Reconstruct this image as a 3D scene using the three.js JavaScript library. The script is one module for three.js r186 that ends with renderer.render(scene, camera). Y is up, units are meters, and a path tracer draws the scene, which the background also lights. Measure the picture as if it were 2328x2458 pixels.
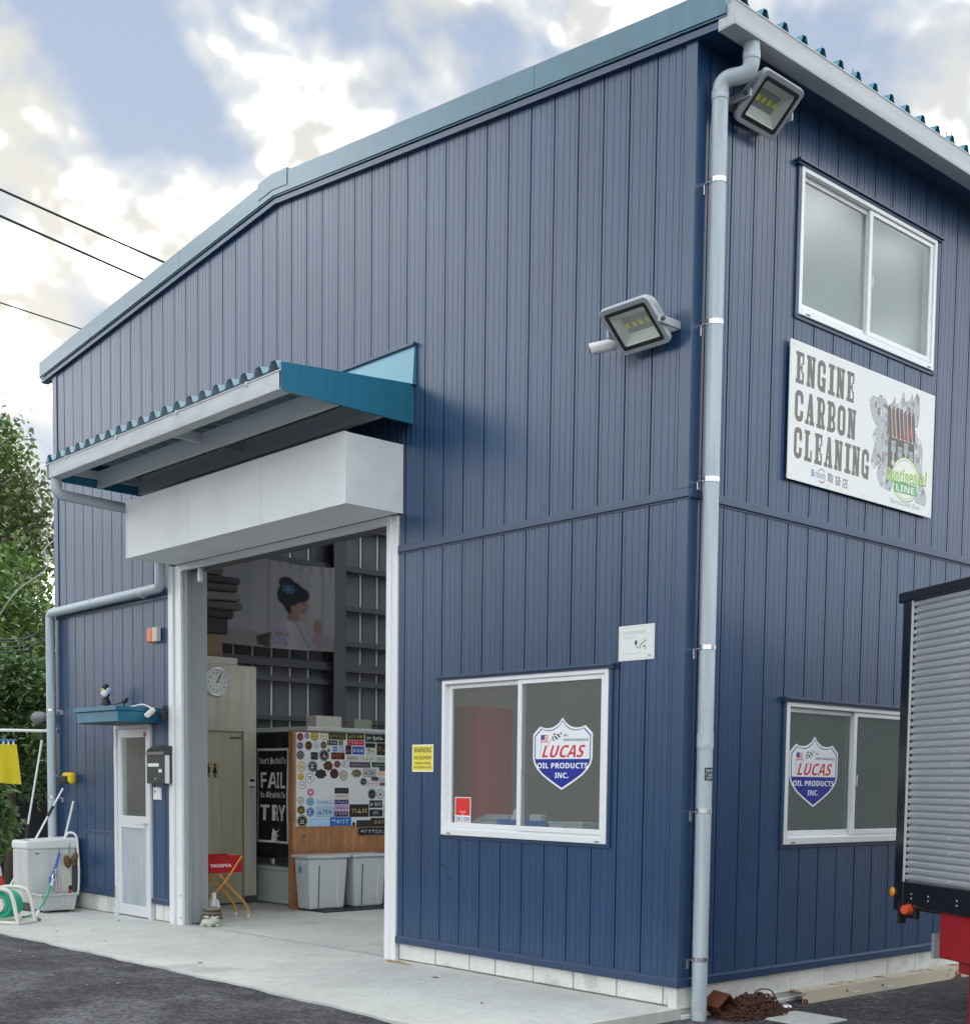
import * as THREE from 'three';
import { mergeGeometries, toCreasedNormals } from 'three/addons/utils/BufferGeometryUtils.js';
import { RoundedBoxGeometry } from 'three/addons/geometries/RoundedBoxGeometry.js';

// ---------- camera, sky, sun, exposure ----------
const scene = new THREE.Scene();
const PW = 2328, PH = 2458, FOCAL = 3136.24, PCX = 1243.92, PCY = 2100.64;
const camera = new THREE.PerspectiveCamera(2 * Math.atan(PH / 2 / FOCAL) * 180 / Math.PI, PW / PH, 0.05, 400);
camera.position.set(5.603, 1.5, 6.622);
{
  const yaw = 0.8249, pitch = -0.0709, roll = 0.01345;
  const f = new THREE.Vector3(-Math.sin(yaw) * Math.cos(pitch), Math.sin(pitch), -Math.cos(yaw) * Math.cos(pitch));
  const r0 = new THREE.Vector3(Math.cos(yaw), 0, -Math.sin(yaw)), u0 = r0.clone().cross(f);
  const r = r0.clone().multiplyScalar(Math.cos(roll)).addScaledVector(u0, Math.sin(roll));
  const u = u0.clone().multiplyScalar(Math.cos(roll)).addScaledVector(r0, -Math.sin(roll));
  camera.quaternion.setFromRotationMatrix(new THREE.Matrix4().makeBasis(r, u, f.clone().negate()));
}
camera.setViewOffset(PW, PH, PW / 2 - PCX, PH / 2 - PCY, PW, PH);
camera.updateProjectionMatrix(); camera.updateMatrixWorld(true);

const renderer = new THREE.WebGLRenderer({ antialias: true });
renderer.toneMapping = THREE.LinearToneMapping;
renderer.toneMappingExposure = 1.9;
renderer.shadowMap.enabled = true;

let seed = 7;
const rnd = () => { seed = (seed + 0x6d2b79f5) | 0; let t = Math.imul(seed ^ (seed >>> 15), 1 | seed); t = (t + Math.imul(t ^ (t >>> 7), 61 | t)) ^ t; return ((t ^ (t >>> 14)) >>> 0) / 4294967296; };
const rr = (a, b) => a + (b - a) * rnd();
const clamp = (x, a = 0, b = 1) => Math.min(b, Math.max(a, x)), sstep = (a, b, x) => { const t = clamp((x - a) / (b - a)); return t * t * (3 - 2 * t); };
const hash3 = (x, y, z) => { let h = Math.imul(x, 374761393) + Math.imul(y, 668265263) + Math.imul(z, 1274126177); h = Math.imul(h ^ (h >>> 13), 1274126177); return ((h ^ (h >>> 16)) >>> 0) / 4294967296; };
function noise3(x, y, z) {
  const xi = Math.floor(x), yi = Math.floor(y), zi = Math.floor(z), q = (t) => t * t * t * (t * (t * 6 - 15) + 10);
  const u = q(x - xi), v = q(y - yi), w = q(z - zi), L = (a, b, t) => a + (b - a) * t;
  return L(L(L(hash3(xi, yi, zi), hash3(xi + 1, yi, zi), u), L(hash3(xi, yi + 1, zi), hash3(xi + 1, yi + 1, zi), u), v),
    L(L(hash3(xi, yi, zi + 1), hash3(xi + 1, yi, zi + 1), u), L(hash3(xi, yi + 1, zi + 1), hash3(xi + 1, yi + 1, zi + 1), u), v), w);
}
function fbm(x, y, z, n, gain = .52) { let s = 0, a = 0.5, t = 0; for (let i = 0; i < n; i++) { s += a * noise3(x, y, z); t += a; a *= gain; x = x * 2.03 + 5.1; y = y * 2.03 + 1.7; z = z * 2.03 + 9.2; } return s / t; }
const camRight = new THREE.Vector3().setFromMatrixColumn(camera.matrixWorld, 0), camUp = new THREE.Vector3().setFromMatrixColumn(camera.matrixWorld, 1), camFwd = new THREE.Vector3().setFromMatrixColumn(camera.matrixWorld, 2).negate();
const pixelDir = (x, y) => camFwd.clone().addScaledVector(camRight, (x - PCX) / FOCAL).addScaledVector(camUp, (PCY - y) / FOCAL).normalize();

// broken cumulus over pale blue: patches of open air (dir, angular radius) where the photograph shows them, more of the same all round
{
  const W = 2048, H = 1024, data = new Float32Array(W * H * 4);
  const gaps = [[330, 110, .05, .8], [420, 240, .04, .8], [230, 20, .05, .7], [490, 330, .025, .5], [430, 80, .04, .6], [900, 10, .03, .6], [840, 110, .022, .35], [1180, 50, .05, .55], [1960, 60, .045, .7], [1880, 150, .03, .5], [2130, 260, .045, .6], [2300, 30, .03, .4], [560, 440, .03, .45], [330, 480, .03, .35]].map(([x, y, r, a]) => [pixelDir(x, y), r, a]);
  const puffs = [[620, 60, .05, .8], [1010, 60, .06, .7], [860, 40, .04, .5], [540, 170, .03, .4], [1000, 230, .09, .6], [760, 330, .06, .6], [900, 120, .04, .5], [620, 430, .05, .5], [330, 330, .03, .5], [2200, 60, .05, .5], [60, 330, .06, .35], [200, 420, .06, .2], [2080, 90, .03, .5], [2230, 170, .04, .5], [130, 120, .025, .5], [1500, 30, .06, .4]].map(([x, y, r, a]) => [pixelDir(x, y), r, a]);
  const d = new THREE.Vector3(), sunDir = pixelDir(60, 1130);
  for (let j = 0; j < H; j++) {
    const el = ((j + .5) / H - .5) * Math.PI, dy = Math.sin(el), c = Math.cos(el);
    for (let i = 0; i < W; i++) {
      const az = ((i + .5) / W - .5) * 2 * Math.PI; d.set(c * Math.cos(az), dy, c * Math.sin(az));
      const o = 4 * (j * W + i), e = Math.max(dy, 0);
      if (dy < -.06) { data[o] = .5; data[o + 1] = .5; data[o + 2] = .48; data[o + 3] = 1; continue; }
      const k = 7.4, w1 = noise3(d.x * 15 + 3, d.y * 19, d.z * 15) - .5, w2 = noise3(d.x * 15 + 30, d.y * 19 + 8, d.z * 15) - .5;
      let dens = .5 + 1.3 * (fbm(d.x * k + w1 * .5 + 11, d.y * k * 1.5 + 4 + w2 * .5, d.z * k + w1 * .4 + 2, 8, .64) - .5);
      let bias = .075;
      for (const [g, r, a] of gaps) { const q = 2 * (1 - g.dot(d)) / (r * r); if (q < 9) bias -= .20 * a * Math.exp(-q * .7); }
      for (const [g, r, a] of puffs) { const q = 2 * (1 - g.dot(d)) / (r * r); if (q < 9) bias += .09 * a * Math.exp(-q * .7); }
      const cov = sstep(.33, .66, dens + bias), core = sstep(.52, .74, dens + bias);
      const shade = fbm(d.x * 17 + 40 + w2 * 1.2, d.y * 29 + w1 * 1.2, d.z * 17, 6, .62);
      const bright = 1 - sstep(.36, .60, shade), lit = .415 + .115 * (1 - sstep(.40, .60, shade)) + 4.6 * bright * bright * core;
      const toSun = Math.pow(clamp(sunDir.dot(d)), 6);
      const low = Math.exp(-e * 5);
      const br = .215 + .17 * low, bg = .27 + .14 * low, bb = .365 + .09 * low;
      const cr = lit * (.955 + .055 * toSun), cg = lit * (.985 + .005 * toSun), cb = lit * (1.02 - .11 * toSun - .04 * low);
      const hz = .6 * Math.exp(-e * 7);
      const cv = Math.pow(cov, .8); let R = br + (cr - br) * cv, G = bg + (cg - bg) * cv, B = bb + (cb - bb) * cv;
      R += (.62 - R) * hz; G += (.60 - G) * hz; B += (.55 - B) * hz;
      const gl = 1 + .12 * Math.pow(clamp(sunDir.dot(d)), 40);
      data[o] = R * gl; data[o + 1] = G * gl; data[o + 2] = B * gl; data[o + 3] = 1;
    }
  }
  const sky = new THREE.DataTexture(data, W, H, THREE.RGBAFormat, THREE.FloatType);
  sky.mapping = THREE.EquirectangularReflectionMapping; sky.magFilter = sky.minFilter = THREE.LinearFilter; sky.needsUpdate = true;
  scene.background = sky; scene.environment = sky;
  // the sun: low behind the building, veiled by cloud
  const sun = new THREE.DirectionalLight(new THREE.Color(1, .87, .70), 1.5);
  sun.position.copy(sunDir).multiplyScalar(60); sun.target.position.set(-3, 1, 0); sun.castShadow = true;
  sun.shadow.radius = 20; sun.shadow.mapSize.set(4096, 4096);
  Object.assign(sun.shadow.camera, { left: -30, right: 30, top: 20, bottom: -20, near: 1, far: 140 });
  scene.add(sun, sun.target);
}

// ---------- helpers ----------
const names = new Map();
const numbered = (n) => { const k = names.get(n) || 0; names.set(n, k + 1); return k ? n + '_' + String(k).padStart(3, '0') : n; };
function tag(o, label, category, group, kind) { o.userData = { label, category }; if (group) o.userData.group = group; if (kind) o.userData.kind = kind; return o; }
function thing(name, label, category, pos = [0, 0, 0], group, rotY = 0) { const g = new THREE.Group(); g.name = numbered(name); g.position.set(...pos); g.rotation.y = rotY; scene.add(g); return tag(g, label, category, group); }
function structure(o, name) { o.name = numbered(name); o.userData = { kind: 'structure' }; scene.add(o); return o; }
function part(name, geo, mat, parent, pos, rot) { const m = new THREE.Mesh(geo, mat); m.name = name; m.castShadow = m.receiveShadow = true; if (pos) m.position.set(...pos); if (rot) m.rotation.set(...rot); parent.add(m); return m; }
function solo(name, label, category, geo, mat, pos, group, rot) { const m = part(numbered(name), geo, mat, scene, pos, rot); return tag(m, label, category, group); }
const V = (x, y, z) => new THREE.Vector3(x, y, z);
const B = (w, h, d, x = 0, y = 0, z = 0) => { const g = new THREE.BoxGeometry(w, h, d); g.translate(x, y, z); return g; };
const BB = (x0, x1, y0, y1, z0, z1) => B(x1 - x0, y1 - y0, z1 - z0, (x0 + x1) / 2, (y0 + y1) / 2, (z0 + z1) / 2);
const RB = (w, h, d, x = 0, y = 0, z = 0, r = .006, s = 2) => { const g = new RoundedBoxGeometry(w, h, d, s, Math.min(r, w / 2.01, h / 2.01, d / 2.01)); g.translate(x, y, z); return g; };
const RBB = (x0, x1, y0, y1, z0, z1, r) => RB(x1 - x0, y1 - y0, z1 - z0, (x0 + x1) / 2, (y0 + y1) / 2, (z0 + z1) / 2, r);
const cyl = (r, h, x = 0, y = 0, z = 0, seg = 20, r2 = r) => { const g = new THREE.CylinderGeometry(r2, r, h, seg); g.translate(x, y, z); return g; };
function rod(a, b, r, seg = 14, r2 = r) { const d = b.clone().sub(a), g = new THREE.CylinderGeometry(r2, r, d.length(), seg); g.applyQuaternion(new THREE.Quaternion().setFromUnitVectors(V(0, 1, 0), d.normalize())); const m = a.clone().add(b).multiplyScalar(.5); g.translate(m.x, m.y, m.z); return g; }
const tube = (pts, r, n = 24, seg = 8, closed = false, tension = .5) => new THREE.TubeGeometry(new THREE.CatmullRomCurve3(pts, closed, 'catmullrom', tension), n, r, seg, closed);
const merge = (list) => { const l = list.map((g) => { const q = g.index ? g.toNonIndexed() : g; for (const k of Object.keys(q.attributes)) if (!['position', 'normal', 'uv'].includes(k)) q.deleteAttribute(k); return q; }); return mergeGeometries(l); };
function uvm(geo, s = 1, ox = 0, oy = 0) { // uv in metres by the dominant axis of each face
  const g = geo.index ? geo.toNonIndexed() : geo, p = g.attributes.position, n = g.attributes.normal, uv = new Float32Array(p.count * 2);
  for (let i = 0; i < p.count; i++) { const ax = Math.abs(n.getX(i)), ay = Math.abs(n.getY(i)), az = Math.abs(n.getZ(i)); const [u, v] = ay > ax && ay > az ? [p.getX(i), p.getZ(i)] : ax > az ? [p.getZ(i), p.getY(i)] : [p.getX(i), p.getY(i)]; uv[2 * i] = u / s + ox; uv[2 * i + 1] = v / s + oy; }
  g.setAttribute('uv', new THREE.BufferAttribute(uv, 2)); return g;
}
function shapeGeo(pts, depth, bevel = 0) { const s = new THREE.Shape(pts.map(([x, y]) => new THREE.Vector2(x, y))); return new THREE.ExtrudeGeometry(s, { depth, bevelEnabled: bevel > 0, bevelSize: bevel, bevelThickness: bevel, bevelSegments: 2, curveSegments: 16 }); }
function planarUV(geo, x0, x1, y0, y1) { const p = geo.attributes.position, uv = new Float32Array(p.count * 2); for (let i = 0; i < p.count; i++) { uv[2 * i] = (p.getX(i) - x0) / (x1 - x0); uv[2 * i + 1] = (p.getY(i) - y0) / (y1 - y0); } geo.setAttribute('uv', new THREE.BufferAttribute(uv, 2)); return geo; }
function canvasTex(w, h, draw, colour = true) { const c = document.createElement('canvas'); c.width = w; c.height = h; draw(c.getContext('2d'), w, h); const t = new THREE.CanvasTexture(c); if (colour) t.colorSpace = THREE.SRGBColorSpace; t.magFilter = THREE.LinearFilter; t.wrapS = t.wrapT = THREE.RepeatWrapping; return t; }
function dataTex(n, fn, colour = true) { // tiling grey or colour noise; fn(x, y) -> [r, g, b] in 0..255
  const a = new Uint8Array(n * n * 4); for (let y = 0; y < n; y++) for (let x = 0; x < n; x++) { const c = fn(x / n, y / n); a.set([c[0], c[1], c[2], 255], 4 * (y * n + x)); }
  const t = new THREE.DataTexture(a, n, n); t.magFilter = THREE.LinearFilter; t.minFilter = THREE.LinearMipmapLinearFilter; t.generateMipmaps = true; t.wrapS = t.wrapT = THREE.RepeatWrapping; if (colour) t.colorSpace = THREE.SRGBColorSpace; t.needsUpdate = true; return t;
}
const tnoise = (x, y, f, n = 4, o = 0) => { // tiling fbm on a torus, period 1
  let s = 0, a = .5, t = 0; for (let i = 0; i < n; i++) { const k = f * 2 ** i, X = x * k, Y = y * k, xi = Math.floor(X), yi = Math.floor(Y), u = X - xi, v = Y - yi, su = u * u * (3 - 2 * u), sv = v * v * (3 - 2 * v), h = (p, q) => hash3(((p % k) + k) % k, ((q % k) + k) % k, o + i * 17);
    s += a * ((h(xi, yi) * (1 - su) + h(xi + 1, yi) * su) * (1 - sv) + (h(xi, yi + 1) * (1 - su) + h(xi + 1, yi + 1) * su) * sv); t += a; a *= .5; } return s / t; };
const lin = (r, g, b) => new THREE.Color().setRGB(r, g, b);
const std = (color, roughness = .6, metalness = 0, extra = {}) => new THREE.MeshStandardMaterial({ color, roughness, metalness, ...extra });
const phys = (o) => new THREE.MeshPhysicalMaterial(o);

// ---------- materials ----------
const wavy = dataTex(256, (x, y) => { const v = 255 * tnoise(x, y, 3, 3, 5); return [v, v, v]; }, false); wavy.repeat.set(.45, .3);
const paintTone = dataTex(512, (x, y) => { const v = 234 + 36 * (tnoise(x, y, 4, 5, 2) - .5) + 30 * (tnoise(x, y * .10, 60, 2, 9) - .5); return [v, v, v]; }); paintTone.repeat.set(.37, .29);
const M = {};
const sidingM = (r, g, b) => phys({ color: lin(r, g, b), roughness: .36, metalness: 0, ior: 1.6, clearcoat: .55, clearcoatRoughness: .28, map: paintTone, bumpMap: wavy, bumpScale: .0024 });
M.siding = [sidingM(.008, .056, .150), sidingM(.009, .059, .157), sidingM(.0075, .053, .143), sidingM(.0085, .057, .152)];
M.navyTrim = phys({ color: lin(.007, .047, .130), roughness: .36, ior: 1.6, clearcoat: .4, clearcoatRoughness: .28, map: paintTone });
M.groove = std(lin(.012, .02, .04), .7);
M.teal = phys({ color: lin(.010, .19, .31), roughness: .38, clearcoat: .5, clearcoatRoughness: .3, map: paintTone });
M.barge = phys({ color: lin(.028, .17, .25), roughness: .34, ior: 1.6, clearcoat: .7, clearcoatRoughness: .25, map: paintTone });
M.tealRoof = phys({ color: lin(.05, .22, .31), roughness: .4, metalness: .25, clearcoat: .4, clearcoatRoughness: .3 });
M.galv = std(lin(.55, .58, .61), .5, .25);
M.gutterGrey = phys({ color: lin(.62, .66, .69), roughness: .5, map: paintTone });
M.pvc = phys({ color: lin(.55, .64, .70), roughness: .42, map: paintTone, clearcoat: .15, clearcoatRoughness: .4 });
M.alu = std(lin(.74, .77, .79), .42, .25);
M.aluBright = std(lin(.84, .87, .88), .38, .2);
M.chrome = std(lin(.75, .76, .77), .22, .9);
M.white = std(lin(.78, .79, .78), .5);
M.black = std(lin(.018, .018, .02), .55);
M.blackGloss = phys({ color: lin(.012, .012, .014), roughness: .3, clearcoat: .6, clearcoatRoughness: .2 });
M.office = std(lin(.55, .54, .50), .8);
M.darkGrey = std(lin(.07, .075, .08), .6);
M.steelInt = std(lin(.10, .105, .12), .65);
M.linerM = std(lin(.16, .17, .185), .6, .1);
M.rubber = std(lin(.02, .02, .02), .85);
{
  const t = dataTex(512, (x, y) => { const d = tnoise(x, y, 5, 5, 33), s = tnoise(x, y, 48, 2, 7); let v = 246 - 7 * sstep(.5, .75, d); if (s > .86) v -= 50 * (s - .86) / .14 * sstep(.5, .62, d); return [v, v, v]; }); t.repeat.set(.5, .5);
  M.boxWhite = phys({ color: lin(.84, .88, .89), roughness: .48, map: t, clearcoat: .2, clearcoatRoughness: .4 });
}
{ // concrete: mottled, faint trowel marks and oil spots
  const t = dataTex(1024, (x, y) => { const a = tnoise(x, y, 3, 6, 21), b = tnoise(x, y, 14, 4, 4), c = tnoise(x, y, 120, 2, 8), st = tnoise((x + y * .2) % 1, y, 9, 3, 61); let v = 222 + 44 * (a - .5) + 24 * (b - .5) + 20 * (c - .5); v -= 24 * sstep(.60, .8, st) * sstep(.45, .65, a); return [v * .99, v, v * .985]; }); t.repeat.set(.19, .19);
  const bt = dataTex(512, (x, y) => { const v = 120 + 90 * (tnoise(x, y, 60, 3, 3) - .5) + 60 * (tnoise(x, y, 8, 3, 6) - .5); return [v, v, v]; }, false); bt.repeat.set(.8, .8);
  M.slab = std(lin(.79, .79, .77), .78, 0, { map: t, bumpMap: bt, bumpScale: .004 });
}
{ // asphalt: aggregate
  const t = dataTex(1024, (x, y) => { const a = tnoise(x, y, 200, 2, 3), b = tnoise(x, y, 90, 2, 11), p = tnoise(x, y, 4, 5, 14); const q = tnoise(x, y, 56, 2, 17), w = tnoise(x, y, 3, 4, 77); let v = 62 + 66 * (a - .5) + 40 * (b - .5) + 44 * (q - .5) + 46 * (p - .5) + 26 * sstep(.56, .70, w); if (a > .78) v += 60 * (a - .78) / .22; return [v, v * 1.0, v * 1.04]; }); t.repeat.set(.55, .55);
  const bt = dataTex(1024, (x, y) => { const v = 128 + 190 * (tnoise(x, y, 150, 2, 3) - .5); return [v, v, v]; }, false); bt.repeat.set(.8, .8);
  M.asphalt = std(lin(1, 1, 1), .88, 0, { map: t, bumpMap: bt, bumpScale: .012 });
}
{ const t = dataTex(512, (x, y) => { const d = tnoise(x, y, 6, 5, 41), f = tnoise(x, y, 80, 2, 42); let v = 240 - 24 * sstep(.56, .78, d) - 20 * (f - .5); return [v, v * .99, v * .965]; }); t.repeat.set(.9, .9);
  M.block = std(lin(.80, .83, .84), .8, 0, { map: t }); M.mortar = std(lin(.34, .33, .30), .9, 0, { map: t }); }
{ const t = dataTex(512, (x, y) => { const g = tnoise((x * .9 + .03 * tnoise(x, y, 5, 2, 4)) % 1, y * .06, 64, 3, 51), k = tnoise(x, y, 4, 4, 52); let r = 178 + 60 * (g - .5) + 40 * (k - .5); return [r, r * .70, r * .46]; }); t.repeat.set(1, 1);
  M.plywood = std(lin(.92, .92, .92), .6, 0, { map: t }); }
{ const t = dataTex(512, (x, y) => { const a = tnoise(x, y, 6, 5, 71), b = tnoise(x, y, 60, 3, 72); const v = sstep(.35, .7, a), k = .75 + .5 * b; return [(72 + 34 * v) * k, (52 + 16 * v) * k, (43 + 6 * v) * k]; }); t.repeat.set(6, 6);
  M.rust = std(lin(.75, .75, .75), .9, .05, { map: t }); }
const glassM = (r, g, b, rough, tr = 1) => phys({ color: lin(r, g, b), roughness: rough, transmission: tr, thickness: 0, ior: 1.5 });
M.frost = glassM(.80, .84, .83, .11, .94);
M.frostClear = glassM(.72, .79, .78, .10, .94);
M.clear = glassM(.92, .95, .95, .02);
M.beige = std(lin(.74, .70, .58), .7, 0, { map: paintTone });
M.beigeDoor = std(lin(.60, .57, .42), .55, 0, { map: paintTone });
M.red = phys({ color: lin(.45, .02, .03), roughness: .4, clearcoat: .3 });
M.yellow = std(lin(.75, .58, .02), .8);
M.blueP = std(lin(.02, .14, .55), .45);
M.greyP = std(lin(.52, .56, .58), .45);
M.cream = std(lin(.62, .60, .52), .6);
M.cloth = std(lin(.016, .016, .022), .95);
// ---------- ground ----------
const slabY = (x) => x > -2.6 ? .012 : .012 + .0093 * (x + 2.6);
const roadY = (x) => slabY(Math.max(-12, x)) - .010 - .062 * sstep(-1.0, .2, x);
function sheet(xs, zs, yf, name, mat) {
  const pos = [], uv = [], idx = [];
  zs.forEach((z) => xs.forEach((x) => { pos.push(x, yf(x, z), z); uv.push(x, z); }));
  const n = xs.length; for (let j = 0; j < zs.length - 1; j++) for (let i = 0; i < n - 1; i++) { const a = j * n + i, b = a + 1, c = a + n, d = c + 1; idx.push(a, c, b, b, c, d); }
  const g = new THREE.BufferGeometry(); g.setAttribute('position', new THREE.Float32BufferAttribute(pos, 3)); g.setAttribute('uv', new THREE.Float32BufferAttribute(uv, 2)); g.setIndex(idx); g.computeVertexNormals();
  const m = new THREE.Mesh(g, mat); m.receiveShadow = m.castShadow = true; return structure(m, name);
}
const range = (a, b, n) => Array.from({ length: n + 1 }, (_, i) => a + (b - a) * i / n);
sheet([-150, -60, ...range(-20, -2.6, 4), ...range(-1.3, .4, 12), 4, 20, 60, 150], [-150, -60, -20, 20, 60, 150], (x) => roadY(x) - .006, 'asphalt_yard', M.asphalt);
{ // concrete apron and garage floor: one slab with a real edge, wavy where the asphalt laps it
  const xs = [-13, -9.7, -6, -4.5, -2.6, -1.2, .02], top = [], lo = [];
  const edge = (x) => 1.715 + .012 * Math.sin(x * 5.3) + .008 * Math.sin(x * 13.7 + 1);
  const fine = range(-13, .02, 160), pos = [], uv = [], push = (...p) => { for (const q of p) { pos.push(q[0], q[1], q[2]); uv.push(q[0], q[2]); } };
  for (let i = 0; i < fine.length - 1; i++) { const a = fine[i], b = fine[i + 1], za = edge(a), zb = edge(b), ya = slabY(a), yb = slabY(b), back = -10.9;
    push([a, ya, back], [a, ya - .001, za], [b, yb, back]); push([b, yb, back], [a, ya - .001, za], [b, yb - .001, zb]);
    push([a, ya, za], [a, ya - .12, za], [b, yb, zb]); push([b, yb, zb], [a, ya - .12, za], [b, yb - .12, zb]); }
  const X = .02, y = slabY(X); push([X, y, edge(X)], [X, y - .12, edge(X)], [X, y, -.02]); push([X, y, -.02], [X, y - .12, edge(X)], [X, y - .12, -.02]);
  const g = new THREE.BufferGeometry(); g.setAttribute('position', new THREE.Float32BufferAttribute(pos, 3)); g.setAttribute('uv', new THREE.Float32BufferAttribute(uv, 2)); g.computeVertexNormals();
  const m = new THREE.Mesh(g, M.slab); m.receiveShadow = m.castShadow = true; structure(m, 'concrete_apron');
  const blot = (cx, cz, rx, rz, k, col, name) => { const pts = []; for (let i = 0; i < 40; i++) { const a = i / 40 * 6.283, r = 1 + .35 * (noise3(Math.cos(a) * 2 + k, Math.sin(a) * 2, k) - .5) * 2; pts.push(new THREE.Vector2(cx + rx * r * Math.cos(a), -(cz + rz * r * Math.sin(a)))); } const q = new THREE.ShapeGeometry(new THREE.Shape(pts)); q.rotateX(-Math.PI / 2); q.translate(0, slabY(cx) + .0025, 0); part(name, q, std(lin(...col), .85), m); };
  blot(-2.94, .10, .10, .045, 3, [.42, .22, .06], 'rust_stain'); blot(-2.82, .12, .12, .03, 5, [.40, .30, .17], 'rust_stain');
}

// ---------- the garage ----------
const WID = 9.74, DEP = 10.8, RIDGE = -WID / 2, SLOPE = .098, EAVE = 6.2, PITCH = .24, J0 = .0903;
const topY = (x) => EAVE + SLOPE * (WID / 2 - Math.abs(x - RIDGE));
const garage = thing('garage_building', 'two storey navy blue metal clad workshop with open roller shutter and teal roof', 'building');
const SB = .196, BELT0 = 3.345, BELT1 = 3.413;

const mini = [.032, .096, .156, .208];
function profile(tilt) { const p = [[0, -.013], [.0055, -.013], [.0062, 0]]; for (const m of mini) p.push([m - .0026, 0], [m - .0012, -.0027], [m + .0012, -.0027], [m + .0026, 0]); p.push([PITCH - .0062, 0], [PITCH - .0055, -.013], [PITCH, -.013]); return p.map(([s, d]) => [s, d + tilt * (s - PITCH / 2)]); }
function clipProfile(p, a, b) { const o = []; for (let i = 0; i < p.length - 1; i++) { const [s0, d0] = p[i], [s1, d1] = p[i + 1]; if (s1 <= a || s0 >= b) continue; const f = (s) => [s, s1 === s0 ? d0 : d0 + (d1 - d0) * (s - s0) / (s1 - s0)]; if (!o.length) o.push(f(Math.max(a, s0))); o.push(f(Math.min(b, s1))); } return o; }
// one siding panel: strips of folded sheet with the openings cut away. map(s, y, d) -> world
function panelGeo(s0, y0, topFn, holes, map, flip) {
  const tilt = rr(-.004, .004), off = rr(-.0008, .0008), prof = profile(tilt), groups = new Map(); let whole = false, pos, uv;
  const cuts = [0, PITCH]; for (const h of holes) for (const e of [h[0] - s0, h[1] - s0]) if (e > .001 && e < PITCH - .001) cuts.push(e);
  cuts.sort((a, b) => a - b);
  const quad = (A, Bq, C, D) => { for (const q of [A, Bq, C, A, C, D]) { pos.push(...map(s0 + q[0], q[1], q[2] + off)); uv.push(s0 + q[0], q[1]); } };
  for (let c = 0; c < cuts.length - 1; c++) {
    const a = cuts[c], b = cuts[c + 1], mid = s0 + (a + b) / 2; let spans = [[y0, null]];
    for (const h of holes.filter((h) => h[0] < mid && h[1] > mid).sort((p, q) => p[2] - q[2])) spans = spans.flatMap(([lo, hi]) => { const H = hi ?? 99; if (h[2] >= H || h[3] <= lo) return [[lo, hi]]; const o = []; if (h[2] > lo + .002) o.push([lo, h[2]]); if (h[3] < Math.min(H, topFn(mid)) - .002) o.push([h[3], hi]); return o; });
    const pp = clipProfile(prof, a, b); if (spans.length === 1 && spans[0][0] === y0 && spans[0][1] === null) whole = true;
    for (const [lo, hi] of spans) { if (!groups.has(lo)) groups.set(lo, [[], []]); [pos, uv] = groups.get(lo); for (let i = 0; i < pp.length - 1; i++) { const t = (s) => hi ?? topFn(s0 + s); if (t(pp[i][0]) - lo < .003) continue; quad([pp[i][0], lo, pp[i][1]], [pp[i + 1][0], lo, pp[i + 1][1]], [pp[i + 1][0], t(pp[i + 1][0]), pp[i + 1][1]], [pp[i][0], t(pp[i][0]), pp[i][1]]); } }
  }
  let sets = [...groups.values()].filter((q) => q[0].length); if (whole && sets.length > 1) sets = [[sets.flatMap((q) => q[0]), sets.flatMap((q) => q[1])]];
  return sets.map(([ps, us]) => { const g = new THREE.BufferGeometry(); g.setAttribute('position', new THREE.Float32BufferAttribute(ps, 3)); g.setAttribute('uv', new THREE.Float32BufferAttribute(us, 2)); g.computeVertexNormals(); return g; });
}
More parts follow.
